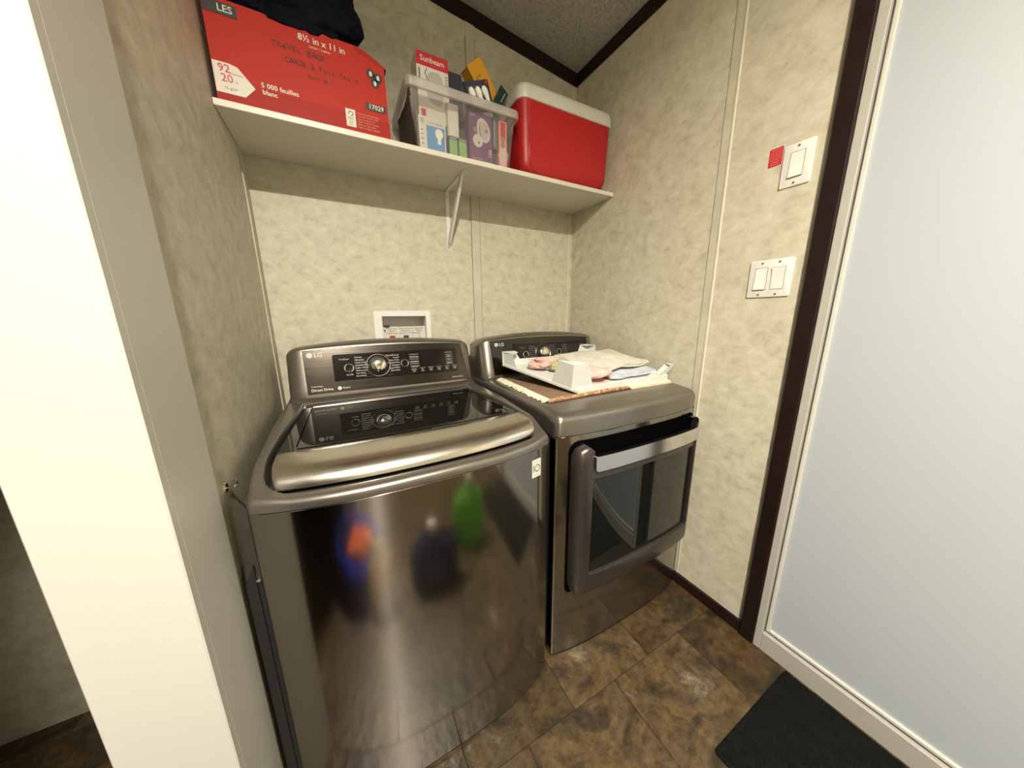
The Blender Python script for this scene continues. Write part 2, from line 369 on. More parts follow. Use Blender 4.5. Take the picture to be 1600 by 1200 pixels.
# wall behind the camera
wf = M().box(-0.05, XW+0.05, YB-0.05, YB-0.012, -0.05, 2.65).obj('wall_front', 'wallpaper', smooth=False); struct(wf)
for a, b_ in ((0, 0.7), (0.7, XW)):
    M().prism([(a, 0), (b_, 0), (b_, zc(b_)+0.01), (a, zc(a)+0.01)], YB-0.012, YB, axis='y').obj('panel', 'wallpaper', wf, smooth=False)
# sloping ceiling
ce = M().prism([(-0.06, zc(-0.06)), (XW+0.06, zc(XW+0.06)), (XW+0.06, zc(XW+0.06)+0.04), (-0.06, zc(-0.06)+0.04)], YB-0.05, 0.14, axis='y').obj('ceiling', 'ceiling_paint', smooth=False); struct(ce)
# dark trim at the ceiling
t = M().prism([(0, zc(0)-0.056), (XW, zc(XW)-0.056), (XW, zc(XW)-0.002), (0, zc(0)-0.002)], 0.0, -0.011, axis='y').obj('trim_1', 'dark_wood', smooth=False); struct(t)
t = M().box(XW-0.011, XW, YB, -0.011, 2.335, 2.389, 0.002, 1).obj('trim_2', 'dark_wood', smooth=False); struct(t)
t = M().box(0, 0.011, YB, -0.011, zc(0)-0.056, zc(0)-0.003, 0.002, 1).obj('trim_3', 'dark_wood', smooth=False); struct(t)
t = M().box(XW-0.011, XW, -1.083, 0, 0, 0.049, 0.002, 1).obj('baseboard_right', 'dark_wood', smooth=False); struct(t)
t = M().box(0.0, XW-0.011, -0.011, 0, 0, 0.049, 0.002, 1).obj('baseboard_back', 'dark_wood', smooth=False); struct(t)
# door in the right wall: dark casing, grey metal frame, white slab with a raised edge
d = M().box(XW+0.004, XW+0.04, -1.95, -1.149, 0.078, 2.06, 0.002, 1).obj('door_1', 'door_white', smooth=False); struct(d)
for a, b_, z0, z1 in ((-1.127, -1.083, 0, 2.11), (-2.04, -1.996, 0, 2.11)):
    M().box(XW-0.018, XW+0.012, a, b_, z0, z1, 0.003, 1).obj('casing', 'dark_wood', d, smooth=False)
M().box(XW-0.018, XW+0.012, -2.04, -1.083, 2.11, 2.155, 0.003, 1).obj('casing', 'dark_wood', d, smooth=False)
for a, b_, z0, z1 in ((-1.149, -1.127, 0, 2.11), (-1.996, -1.95, 0, 2.11), (-1.95, -1.149, 0, 0.074), (-1.95, -1.149, 2.062, 2.11)):
    M().box(XW-0.012, XW+0.03, a, b_, z0, z1, 0.002, 1).obj('door_frame', 'frame_grey', d, smooth=False)
for a, b_, z0, z1 in ((-1.163, -1.153, 0.082, 2.055), (-1.945, -1.935, 0.082, 2.055), (-1.935, -1.163, 0.082, 0.094), (-1.935, -1.163, 2.043, 2.055)):
    M().box(XW-0.004, XW+0.006, a, b_, z0, z1, 0.002, 1).obj('glazing_bead', 'pale_trim', d, smooth=False)
k = M().lathe([(0.004, 0), (0.026, 0.002), (0.026, 0.006), (0.011, 0.010), (0.011, 0.03), (0.022, 0.036), (0.027, 0.05), (0.022, 0.064), (0.002, 0.068)], T=plane((XW+0.004, -1.88, 0.98), (0, 1, 0), (0, 0, 1)) @ Matrix.Rotation(math.pi, 4, 'Y')).obj('door_knob', 'chrome', d)
# pale casing and jambs of the opening in the left wall
d = M().box(-0.115, 0.006, OY1-0.018, OY1, 0, OZ, 0.002, 1).obj('door_2', 'pale_trim', smooth=False); struct(d)
M().box(-0.115, 0.006, OY0, OY0+0.018, 0, OZ, 0.002, 1).obj('door_jamb', 'pale_trim', d, smooth=False)
M().box(-0.115, 0.006, OY0, OY1, OZ-0.018, OZ, 0.002, 1).obj('door_jamb', 'pale_trim', d, smooth=False)
for a, b_ in ((-0.962, -0.815), (-2.016, -1.866)):
    M().box(-0.012, 0.006, a, b_, 0, OZ+0.07, 0.003, 1).obj('casing', 'pale_trim', d, smooth=False)
M().box(-0.012, 0.006, -1.866, -0.962, OZ-0.006, OZ+0.07, 0.003, 1).obj('casing', 'pale_trim', d, smooth=False)
# lamp on the ceiling behind the camera
t = thing('ceiling_lamp', 'round flush ceiling lamp behind the camera, lighting the laundry corner', 'lamp', (LAMP[0], LAMP[1], LAMP[2]+0.05))
M().lathe([(0.02, 0.055), (0.115, 0.045), (0.125, 0.03), (0.118, 0.01), (0.10, 0.006)], (LAMP[0], LAMP[1], LAMP[2])).obj('lamp_housing', 'plastic_white', t)
M().lathe([(0.001, 0.006), (0.098, 0.006), (0.098, 0.012), (0.001, 0.014)], (LAMP[0], LAMP[1], LAMP[2])).obj('diffuser', 'lamp_diffuser', t)

# ================================================================== WALL FITTINGS
# recessed outlet box for the washer taps
t = thing('washer_outlet_box', 'white recessed washer outlet box in the back wall behind the washer', 'outlet box', (0.486, 0, 1.02))
m = M()
for a, b_, z0, z1 in ((0.362, 0.396, 0.99, 1.209), (0.588, 0.610, 0.99, 1.209), (0.396, 0.588, 1.185, 1.209), (0.396, 0.588, 0.99, 1.022)):
    m.box(a, b_, -0.006, 0.0, z0, z1, 0.0015, 1)
m.obj('box_frame', 'plastic_white', t, smooth=False)
m = M(); m.box(BX0, BX1, 0.085, 0.088, BZ0, BZ1)
m.box(BX0, BX0+0.003, 0, 0.085, BZ0, BZ1); m.box(BX1-0.003, BX1, 0, 0.085, BZ0, BZ1); m.box(BX0, BX1, 0, 0.085, BZ1-0.003, BZ1); m.box(BX0, BX1, 0, 0.085, BZ0, BZ0+0.003)
m.obj('recess', 'plastic_white', t, smooth=False)
for i, (cx, ls) in enumerate(((0.44, ('Open Valve', 'Before', 'Machine Use')), (0.502, ('Never Connect', 'While Hot', 'Operate / Turn'), ), (0.562, ('Close Off', 'Tightly', 'Between Use')))):
    cd = M().box(cx-0.028, cx+0.028, 0.050, 0.052, 1.03, 1.138, 0.0, 1).obj('valve_card', 'card_white', t, smooth=False)
    m = M(plane((cx, 0.0492, 1.118), (1, 0, 0), (0, 0, 1)))
    for j, s_ in enumerate(ls): m.text(s_, 0.0098, tp(0, 0.010-0.0105*j), 'CENTER')
    m.obj('printed_text', 'card_black', cd, smooth=False)
    if i < 2:
        M().box(cx-0.012, cx+0.012, 0.046, 0.0505, 1.070, 1.096, 0.001).obj('valve_mark', ('valve_red', 'valve_blue')[i], cd, smooth=False)
M().box(0.405, 0.43, 0.042, 0.048, 1.136, 1.146, 0.001, T=None).obj('clip', 'green_dark', t, smooth=False)
m = M(); m.prism([(0.562, 1.10), (0.590, 1.14), (0.588, 1.03), (0.580, 1.03)], 0.035, 0.037, axis='y').obj('loose_tag', 'card_white', t, smooth=False)

def screw(p, nrm, par, r=0.004):
    p = Vector(p); nrm = Vector(nrm)
    s_ = M().cyl(p, p+nrm*0.0018, r, r*0.8, 12).obj('screw', 'screw_metal', par)
    return s_
# switch plates on the right wall
def switch_plate(y0, y1, z0, z1, gangs, label, two):
    cy = (y0+y1)/2
    t = thing('light_switch', label, 'switch', (XW, cy, z0), None)
    P = plane((XW, cy, (z0+z1)/2), (0, -1, 0), (0, 0, 1))
    w_, h_ = (y1-y0)/2, (z1-z0)/2
    M(P).prism(rrect(-w_, w_, -h_, h_, 0.004), 0.0, 0.0055, 0.003, 2).obj('cover_plate', 'plastic_white', t)
    for g, up in gangs:
        M(P).prism(rrect(g-0.0175, g+0.0175, -0.034, 0.034, 0.0012), 0.0050, 0.0060).obj('switch_bezel', 'print_grey', t)
        m = M(P)
        a, b_ = (0.0105, 0.0065) if up else (0.0065, 0.0105)
        m.prism([(-0.0325, 0.005), (0.0325, 0.005), (0.0325, b_), (0.0, 0.0072), (-0.0325, a)], g-0.016, g+0.016, axis='x')
        m.obj('rocker', 'plastic_white', t, smooth=False)
        for v in (-0.048, 0.048):
            q = P @ Vector((g, v, 0.0053)); screw(q, (-1, 0, 0), t, 0.0035)
    return t
switch_plate(-1.049, -0.934, 1.235, 1.349, ((-0.023, True), (0.023, False)), 'white double rocker switch plate on the right wall, lower of the two', True)
switch_plate(-1.050, -0.978, 1.548, 1.662, ((0.0, True),), 'white single rocker switch beside the red sticker, higher of the two', False)
st = thing('warning_sticker', 'small red warning sticker with white border left of the upper switch', 'sticker', (XW, -0.957, 1.62))
P = plane((XW-0.0002, -0.9565, 1.645), (0, -1, 0), (0, 0, 1))
M(P).prism(rrect(-0.0195, 0.0195, -0.027, 0.027, 0.002), 0, 0.0006).obj('backing', 'card_white', st, smooth=False)
M(P).prism(rrect(-0.0175, 0.0175, -0.025, 0.025, 0.0015), 0.0006, 0.0009).obj('red_field', 'sun_red', st, smooth=False)
m = M(P)
for j, s_ in enumerate(('WARNING', 'THIS SWITCH', 'MUST BE LEFT', 'ON IN COLD', 'WEATHER TO', 'PREVENT', 'FREEZING')): m.text(s_, 0.0052, tp(0, 0.0195-0.0065*j, 0.0012), 'CENTER')
m.obj('printed_text', 'print_pink', st, smooth=False)
# small metal hook low on the left wall
hk = thing('wall_hook', 'small bright metal hook on the left wall above the white door trim', 'hook', (0, -0.765, 0.862))
M().cyl((0, -0.765, 0.862), (0.003, -0.765, 0.862), 0.010, 0.009, 16).obj('hook_plate', 'chrome', hk)
M().tube([(0.003, -0.765, 0.862), (0.012, -0.765, 0.860), (0.018, -0.765, 0.866), (0.018, -0.765, 0.876)], 0.0022).obj('hook_arm', 'chrome', hk)

# ================================================================== SHELF
sh = M().box(0.001, XW-0.001, -0.298, -0.001, 1.735, 1.752, 0.0012, 1).obj('wall_shelf', 'shelf_white', smooth=False)
tag(sh, 'long white shelf board across the alcove above the machines', 'shelf'); origin(sh, (0.72, -0.15, 1.735))
br = thing('shelf_bracket', 'white folded steel bracket under the middle of the shelf', 'bracket', (0.72, 0, 1.49))
m = M().box(0.7115, 0.7285, -0.0035, -0.0004, 1.492, 1.734, 0.001, 1); m.cyl((0.72, -0.0004, 1.494), (0.72, -0.0035, 1.494), 0.0105, n=20)
m.obj('wall_leg', 'plastic_white', br)
M().box(0.7115, 0.7285, -0.245, -0.0035, 1.7312, 1.7345, 0.001, 1).obj('shelf_leg', 'plastic_white', br)
m = M()
for a in (0.7135, 0.7250): m.prism([(-0.214, 1.730), (-0.198, 1.730), (-0.006, 1.530), (-0.006, 1.512), (-0.016, 1.512)], a, a+0.0015, axis='x')
m.prism([(-0.214, 1.730), (-0.2115, 1.731), (-0.0135, 1.512), (-0.016, 1.512)], 0.7135, 0.7265, axis='x')
m.obj('brace', 'plastic_white', br, recalc=True)
screw((0.72, -0.0035, 1.494), (0, -1, 0), br, 0.0055)
screw((0.72, -0.0035, 1.71), (0, -1, 0), br, 0.0045)
screw((0.72, -0.232, 1.7312), (0, 0, -1), br, 0.0045)

# ================================================================== WASHER
def fy(x, xc, h, y0, b_): return y0 - b_*(1-min(abs(x-xc)/h, 1.0)**3.0)
def plan_front(x0, x1, yb, y0, b_, r=0.012, n=28):
    xc, h = (x0+x1)/2, (x1-x0)/2
    pts = [(x0, yb), (x1, yb)]
    for k in range(5):
        a = math.radians(90*k/4); pts.append((x1-r+r*math.cos(a), y0+r-r*math.sin(a)))
    for i in range(1, n):
        x = lerp(x1-r, x0+r, i/n); pts.append((x, fy(x, xc, h, y0, b_)))
    for k in range(5):
        a = math.radians(90*k/4); pts.append((x0+r-r*math.sin(a), y0+r-r*math.cos(a)))
    return pts
def console(par, x0, x1, face_x0, face_x1, yt, yb_, zt, zb, arch, yback, ybase, zbase):
    """control console: slanted face, rolled corners, arched top. returns plane matrix of the face (u=x, v up the slope)"""
    xc, h = (x0+x1)/2, (x1-x0)/2
    prof = [(ybase-0.006, zbase-0.012, 0), (ybase, zbase, 0), (ybase+0.010, zbase+0.006, 0), (yb_, zb-0.004, 0), (yb_+0.0005, zb, 0)]
    for k in range(1, 9): prof.append((lerp(yb_, yt, k/8), lerp(zb, zt, k/8), arch*0.62*k/8))
    prof += [(yt+0.0025, zt+0.0035, arch*0.68), (yt+0.012, zt+0.0075, arch*0.85), (yt+0.032, zt+0.010, arch), (lerp(yt, yback, 0.7), zt+0.007, arch), (yback-0.008, zt-0.004, arch), (yback, zt-0.03, arch), (yback, zbase-0.012, 0)]
    R_ = 0.05
    us = [0, .004, .012, .025, .04, .06, .08] + [0.08+0.84*i/24 for i in range(1, 24)] + [.92, .94, .96, .975, .988, .996, 1]
    m = M(); V = []
    for u in us:
        x = lerp(x0, x1, u); d_ = min(u, 1-u)*(x1-x0)
        e = 1-math.sqrt(max(0, 1-(1-min(d_/R_, 1))**2))      # 0 inside, 1 at the very side
        col = []
        for j, (y, z, a) in enumerate(prof):
            az = a*(1-((x-xc)/h)**2)
            zz = z + az; sl_ = az*(yt-yb_)/(zt-zb) if 4 <= j <= 14 else 0.0
            if j >= 4: zz -= e*0.030*ss(zb, zt, z)
            yy = y + e*(0.045 if j < len(prof)-3 else 0)*(1 if 0 < j else 0.6)
            yy += sl_
            yy = min(yy, yback) if j > 4 else yy
            col.append(m.b.verts.new((x, yy, zz)))
        V.append(col)
    for i in range(len(us)-1):
        for j in range(len(prof)-1): m.b.faces.new((V[i][j], V[i+1][j], V[i+1][j+1], V[i][j+1]))
    m.b.faces.new(V[0]); m.b.faces.new(V[-1][::-1])
    m.obj('console_body', 'graphite', par, angle=50, recalc=True)
    P = plane((0, yb_, zb), (1, 0, 0), (0, yt-yb_, zt-zb))
    L = math.hypot(yt-yb_, zt-zb)
    topv = lambda x: L + arch*0.60*(1-((x-xc)/h)**2)
    pts = [(face_x0+0.004, 0.003), (face_x1+0.008, 0.003)]
    tx1 = face_x1-0.012
    for k in range(13):
        x = lerp(tx1, face_x0, k/12); pts.append((x, topv(x)-0.002))
    M(P).prism(pts, -0.004, 0.0018, 0.0012, 1).obj('console_face', 'graphite_face', par)
    return P, L
def ring(par, P, u, v, ro, ri, h, mt='chrome', n=28, name='button_ring'):
    return M(P).lathe([(ri, 0.0), (ro, 0.0), (ro, h*0.7), ((ro+ri)/2, h), (ri, h*0.7), (ri, 0.0005), (ri*0.98, 0.0002)], (u, v, 0.0035), n, caps=False).obj(name, mt, par)
def logo(P, u, v, s_, par):
    m = M(P)
    n = 24
    m.prism([(u+s_*0.5*math.cos(2*math.pi*k/n), v+s_*0.5*math.sin(2*math.pi*k/n)) for k in range(n)], 0.0018, 0.0026)
    m.text('LG', s_*1.15, tp(u+s_*0.75, v, 0.0024))
    o = m.obj('brand_logo', 'print_white', par, smooth=False)
    m = M(P)     # dark face strokes on the disc: the nose/jaw hook and the eye
    m.box(u-0.06*s_, u+0.02*s_, v-0.22*s_, v+0.25*s_, 0.0026, 0.0029)
    m.box(u-0.06*s_, u+0.16*s_, v-0.24*s_, v-0.16*s_, 0.0026, 0.0029)
    m.box(u-0.24*s_, u-0.15*s_, v+0.10*s_, v+0.20*s_, 0.0026, 0.0029)
    r1, r2 = 0.40*s_, 0.34*s_
    for k in range(14):
        a0, a1 = math.radians(95+k*18.5), math.radians(95+(k+1)*18.5)
        m.face([(u+r1*math.cos(a0), v+r1*math.sin(a0), 0.0028), (u+r1*math.cos(a1), v+r1*math.sin(a1), 0.0028), (u+r2*math.cos(a1), v+r2*math.sin(a1), 0.0028), (u+r2*math.cos(a0), v+r2*math.sin(a0), 0.0028)])
    m.obj('logo_mark', 'graphite_dark', o, smooth=False)
def controls(par, P, cx, v0, v1, x0, x1, labsL, labsR, dim):
    """black control panel; cx = knob centre"""
    cp = M(P).prism(rrect(x0, x1, v0, v1, (0.006, 0.006, 0.008, 0.006)), 0.001, 0.0035, 0.0008, 1).obj('control_panel', 'control_black', par)
    vm = (v0+v1)/2
    pw, pg = ('print_white', 'print_grey') if not dim else ('print_grey', 'print_dim')
    # knob
    ring(par, P, cx, vm, 0.0430, 0.0412, 0.0018, 'screw_metal' if not dim else 'graphite', 40, 'dial_ring')
    kn = M(P).lathe([(0.029, 0.0), (0.0285, 0.010), (0.0265, 0.018), (0.022, 0.0215), (0.012, 0.0235), (0.001, 0.024)], (cx, vm, 0.0035), 36).obj('dial_knob', 'chrome', par)
    M(P).lathe([(0.034, 0.0), (0.033, 0.004), (0.0295, 0.005), (0.0295, 0.0)], (cx, vm, 0.0035), 36).obj('dial_skirt', 'black_plastic', par)
    for du, r_ in ((-0.100, 0.0165), (0.096, 0.0155)):
        ring(par, P, cx+du, vm+(0.000 if du > 0 else -0.003), r_, r_*0.76, 0.0025, 'chrome')
        M(P).lathe([(r_*0.72, 0), (r_*0.70, 0.002), (r_*0.3, 0.0016), (0.001, 0.0016)], (cx+du, vm+(0.000 if du > 0 else -0.003), 0.0035), 24).obj('push_button', 'control_black', par)
    m = M(P)
    for k, s_ in enumerate(labsL): m.text(s_, 0.0078, tp(cx-0.079, vm+0.0345-0.0099*k, 0.0038))
    for k, s_ in enumerate(labsR): m.text(s_, 0.0078, tp(cx+0.077, vm+0.0345-0.0099*k, 0.0038), 'RIGHT')
    m.text('POWER' if False else 'On/Off', 0.0075, tp(cx-0.100, vm-0.028, 0.0038), 'CENTER')
    m.text('TrueSteam' if not dim else 'EasyIron', 0.0075, tp(cx-0.113, vm+0.030, 0.0038), 'CENTER')
    m.obj('cycle_labels', pw, cp, smooth=False)
    m = M(P)
    for k in range(8):
        dv = 0.0345-0.0099*k; e = math.sqrt(max(0.0, 0.042**2-dv*dv)) if abs(dv) < 0.042 else 0.02
        m.box(cx-0.050, cx-max(e, 0.022)-0.001, vm+dv-0.0052, vm+dv-0.0047, 0.0034, 0.0037)
        m.box(cx+max(e, 0.022)+0.001, cx+0.050, vm+dv-0.0052, vm+dv-0.0047, 0.0034, 0.0037)
    m.obj('guide_lines', pg, cp, smooth=False)
    # display and option buttons
    dx0, dx1 = cx+0.158, x1-0.055
    M(P).prism(rrect(dx0, dx1, vm-0.018, vm+0.037, 0.002), 0.0035, 0.0039).obj('display', 'display_black', cp, smooth=False)
    m = M(P)
    for k in range(6):
        m.box(dx0-0.042, dx0-0.006, vm+0.030-0.0095*k, vm+0.0345-0.0095*k, 0.0034, 0.0038)
        m.box(dx1+0.006, dx1+0.036, vm+0.030-0.0095*k, vm+0.0345-0.0095*k, 0.0034, 0.0038)
    for k in range(6): m.box(dx0-0.04+0.0335*k, dx0-0.018+0.0335*k, vm-0.0265, vm-0.0225, 0.0034, 0.0038)
    m.obj('option_buttons', 'print_dim', cp, smooth=False)
    m = M(P)
    for k, s_ in enumerate(('Wash Temp', 'Spin Speed', 'Soil Level') if not dim else ('Dry Level', 'Temp.', 'Time')):
        m.text(s_, 0.0068, tp(dx0-0.024, vm+0.0215-0.019*k, 0.0041), 'CENTER')
    for k, s_ in enumerate(('Signal', 'Delay', 'Custom') if not dim else ('Signal', 'Damp Dry', 'Custom')):
        m.text(s_, 0.0062, tp(dx1+0.021, vm+0.0165-0.014*k, 0.0041), 'CENTER')
    for k, s_ in enumerate(('Tumble', 'Pre', 'Cold', 'Extra', 'Stain', 'Steam')):
        m.text(s_, 0.0062, tp(dx0-0.029+0.0335*k, vm-0.0305, 0.0041), 'CENTER')
        m.text(('Care', 'Wash', 'Wash', 'Rinse', 'Cycle', 'Fresh')[k], 0.0055, tp(dx0-0.029+0.0335*k, vm-0.0365, 0.0041), 'CENTER')
    m.obj('option_labels', pw if not dim else pg, cp, smooth=False)

X0, X1 = 0.040, 0.722; XC = (X0+X1)/2; XH = (X1-X0)/2; Y0, BL = -0.832, 0.050
wa = thing('washing_machine', 'graphite steel top loading washer left of the dryer, dark glass lid closed', 'washer', (XC, -0.45, 0.0))
M().box(X0+0.004, X1-0.002, -0.80, -0.09, 0.012, 0.835, 0.004, 1).obj('cabinet', 'side_paint', wa)
M().prism(plan_front(X0, X1, -0.79, Y0, BL), 0.012, 0.8285, 0.0015, 1).obj('front_panel', 'steel_panel', wa, angle=25)
M().prism(plan_front(X0+0.004, X1-0.004, -0.78, Y0+0.004, BL), 0.0, 0.014).obj('toe_kick', 'black_plastic', wa)
# folded side flange at the left front edge
m = M(); m.prism([(-0.800, 0.0), (-0.790, 0.0), (-0.790, 0.70), (-0.800, 0.672)], 0.010, X0+0.004, axis='x'); m.prism([(0.010, 0.0), (0.027, 0.0), (0.027, 0.705), (0.010, 0.665)], -0.806, -0.80, axis='y')
fg = m.obj('side_flange', 'flange_grey', wa, smooth=False)
M().cyl((0.031, -0.8001, 0.668), (0.031, -0.806, 0.668), 0.0045, 0.004, 12).obj('flange_screw', 'chrome', fg)
# top cap: height field with recess for the lid
def hw(y): return lerp(0.284, 0.316, ss(-0.30, -0.72, y))
def cap_z(x, y, yf):
    # signed distance to the recess (rounded in front)
    r = 0.05; cx = XC
    yb_, yfr = -0.30, yf+0.029
    dx = abs(x-cx)-(hw(y)-r); dy = (yfr+r)-y
    if dy > 0 and dx > 0: sd = math.hypot(dx, dy)-r
    else: sd = max(dx, dy)-r
    if y > yb_: sd = max(sd, y-yb_)
    rail = 0.902 - 0.034*ss(-0.72, -0.835, y) - 0.012*ss(-0.50, -0.74, y)
    df = y-yf                                  # distance to the front edge
    side = min(x-X0, X1-x)
    # front lip lower in the middle, rising to the rails at the corners
    lipw = ss(0.030, 0.080, side) * ss(0.12, 0.05, df)
    lip = 0.8515
    zt = lerp(rail, lip, lipw)
    roll = 0.014
    if df < roll: zt -= roll*(1-math.sqrt(max(0, 1-(1-df/roll)**2)))
    rs = 0.016
    if side < rs: zt -= rs*(1-math.sqrt(max(0, 1-(1-side/rs)**2)))*0.8
    zin = 0.838
    return lerp(zin, zt, ss(-0.0035, 0.0035, sd))
m = M()
ph = [0, .02, .05, .10, .18, .28, .40, .52, .64, .74, .82, .90, .96, 1.0]      # rail: outer edge -> recess edge
fr = [0, .0006, .0015, .003, .006, .009, .012, .015, .02, .024, .026, .028, .030, .032, .034, .036, .040, .046, .054, .062, .07, .08, .09, .10]
def col_x(side, k, y):       # side -1/+1, k index through rail then recess
    H_ = hw(y)
    if k < len(ph): return XC+side*lerp(XH, H_+0.003, ph[k])
    k -= len(ph)
    ins = [H_+0.0015, H_, H_-0.0015, H_-0.003, H_-0.006, H_-0.010, H_-0.015, H_-0.022, H_-0.030, H_-0.040, H_-0.055, H_-0.08, H_-0.12, H_-0.17, H_-0.22]
    return XC+side*max(ins[k], 0)
NK = len(ph)+15
idx = [(-1, k) for k in range(NK)] + [(0, 0)] + [(1, k) for k in range(NK-1, -1, -1)]
cols = []
for sd_, k in idx:
    def X_(y): return XC if sd_ == 0 else col_x(sd_, k, y)
    def at_(off):
        y = -0.85
        for _ in range(4):
            x = X_(y); yf = fy(x, XC, XH, Y0, BL); ex = max(0, 0.012-min(x-X0, X1-x)); yf += 0.012-math.sqrt(max(0, 0.012**2-ex**2)); y = yf+off
        return X_(y), y, yf
    x, y, yf = at_(0)
    col = [m.b.verts.new((x, y, 0.8300))]
    for off in fr:
        x, y, yf = at_(off); col.append(m.b.verts.new((x, y, max(0.8302, cap_z(x, y, yf)))))
    y1_ = y
    for q in range(1, 61):
        y = lerp(y1_, -0.10, q/60); x = X_(y); col.append(m.b.verts.new((x, y, max(0.8302, cap_z(x, y, yf)))))
    cols.append(col)
for a, b_ in zip(cols, cols[1:]):
    for j in range(len(a)-1): m.b.faces.new((a[j], b_[j], b_[j+1], a[j+1]))
for c_, flip in ((cols[0], False), (cols[-1], True)):        # side walls
    lo_ = [c_[0]] + [m.b.verts.new((v.co.x, v.co.y, 0.83)) for v in c_[2:]]
    for j in range(1, len(c_)-1):
        f = (c_[j], c_[j+1], lo_[j], lo_[j-1]) if j > 0 else None
        try: m.b.faces.new(f)
        except Exception: pass
m.obj('top_cap', 'graphite', wa, angle=60, recalc=True)
M().prism(plan_front(X0+0.004, X1-0.004, -0.10, Y0+0.005, BL), 0.827, 0.8305).obj('cap_gasket', 'black_gap', wa)
# lid: dark glass, side bezels, steel handle band
ld_ = M()
def yfr_(x): return fy(x, XC, XH, -0.688, 0.022)
def lidz(y): return lerp(0.8955, 0.8885, (y+0.31)/(-0.40))
def lid_slab(xa, xb, ya, z_off, th, shr=0.0):
    m = M(); N_ = 24; V = []
    for i in range(N_+1):
        u = i/N_
        row = []
        for k in range(13):
            v = k/12
            x_f = lerp(xa[1], xb[1], u); y = lerp(ya, yfr_(x_f)+shr, v); x = lerp(lerp(xa[0], xb[0], u), x_f, v)
            row.append(m.b.verts.new((x, y, lidz(y)+z_off)))
        V.append(row)
    for i in range(N_):
        for k in range(12): m.b.faces.new((V[i][k], V[i+1][k], V[i+1][k+1], V[i][k+1]))
    r = bmesh.ops.extrude_face_region(m.b, geom=list(m.b.faces))
    for v in [g for g in r['geom'] if isinstance(g, bmesh.types.BMVert)]: v.co.z -= th
    return m
lid = lid_slab((0.102, 0.0755), (0.662, 0.7035-0.004), -0.318, -0.0015, 0.02).obj('lid', 'lid_glass', wa, label='dark glass lid', angle=30, recalc=True)
lid_slab((0.123, 0.112), (0.641, 0.668), -0.326, 0.0002, 0.004, 0.012).obj('glass_insert', 'lid_glass', lid, angle=30, recalc=True)
for s_ in (0, 1):
    a = (0.1205, 0.1095) if s_ == 0 else (0.6415, 0.6685)
    m = M(); m.prism([(a[0], -0.33), (a[0]+0.002, -0.33), (a[1]+0.002, -0.672), (a[1], -0.672)], 0.8870, 0.8925)
    for v in m.b.verts: v.co.z += lidz(v.co.y)-0.8915
    m.obj('groove', 'black_gap', lid, smooth=False)
m = M()
bprof = [(0.0, -0.004), (0.0, 0.0), (0.001, 0.0004), (0.02, 0.0003), (0.04, -0.0008), (0.058, -0.0024), (0.070, -0.0045), (0.080, -0.0075), (0.088, -0.0115), (0.095, -0.017), (0.1005, -0.024), (0.104, -0.032), (0.105, -0.037)]
BX = (0.0755, 0.6995)
us = [0, .003, .008, .015, .025, .04] + [0.04+0.92*i/30 for i in range(1, 30)] + [.96, .975, .985, .992, .997, 1]
V = []
for u in us:
    x = lerp(BX[0], BX[1], u); dd = min(u, 1-u)*(BX[1]-BX[0]); R_ = 0.008
    e = 1-math.sqrt(max(0, 1-(1-min(dd/R_, 1))**2))
    col = []
    for (dy, dz) in bprof:
        yy = yfr_(x)
        k_ = max(dy, 0)/0.105
        bulge = -0.020*(1-((x-XC)/XH)**2)*k_
        col.append(m.b.verts.new((x, yy-dy+bulge+e*0.022*ss(0.55, 1.0, k_), 0.8872+dz-0.0010*e)))
    V.append(col)
for a, b_ in zip(V, V[1:]):
    for j in range(len(bprof)-1): m.b.faces.new((a[j], b_[j], b_[j+1], a[j+1]))
for a, fl_ in ((V[0], 0), (V[-1], 1)):
    lo2 = [m.b.verts.new((v.co.x, v.co.y, 0.849)) for v in a[:-1]]
    for j in range(len(a)-2): m.b.faces.new((a[j], a[j+1], lo2[j+1], lo2[j]))
m.obj('lid_handle', 'steel_lid', wa, label='brushed steel front band of the lid', angle=38, recalc=True)
# hinge strip
M().box(0.10, 0.664, -0.318, -0.298, 0.880, 0.8975, 0.003, 2).obj('hinge_strip', 'graphite_dark', wa)
P, L = console(wa, 0.050, 0.7235, 0.103, 0.688, -0.220, -0.262, 1.068, 0.917, 0.023, -0.10, -0.300, 0.900)
vs_ = lambda z: (z-0.917)/((1.068-0.917)/L)
controls(wa, P, 0.342, vs_(0.957), vs_(1.051), 0.192, 0.652,
         ('Sanitary', 'Allergiene', 'Heavy Duty', 'Bulky/Bedding', 'Bright Whites', 'Waterproof', 'Tub Clean', 'Download'),
         ('Normal/Casual', 'Towels', 'Perm. Press', 'Hand Wash/Wool', 'Delicates', 'Speed Wash', 'Rinse+Spin', ''), False)
logo(P, 0.124, vs_(1.053), 0.018, wa)
m = M(P); m.text('Direct Drive', 0.013, tp(0.118, vs_(0.9335), 0.0024)); m.text('Steam', 0.010, tp(0.215, vs_(0.934), 0.0024)); m.text('TurboWash', 0.0075, tp(0.118, vs_(0.946), 0.0024))
m.text('6Motion Direct', 0.0075, tp(0.622, vs_(0.933), 0.0024))
m.obj('printed_text', 'print_white', wa, smooth=False)
m = M(P); m.lathe([(0.0065, 0), (0.0065, 0.0006), (0.001, 0.0006)], (0.205, vs_(0.934), 0.0018), 16).obj('printed_dot', 'print_white', wa, smooth=False)
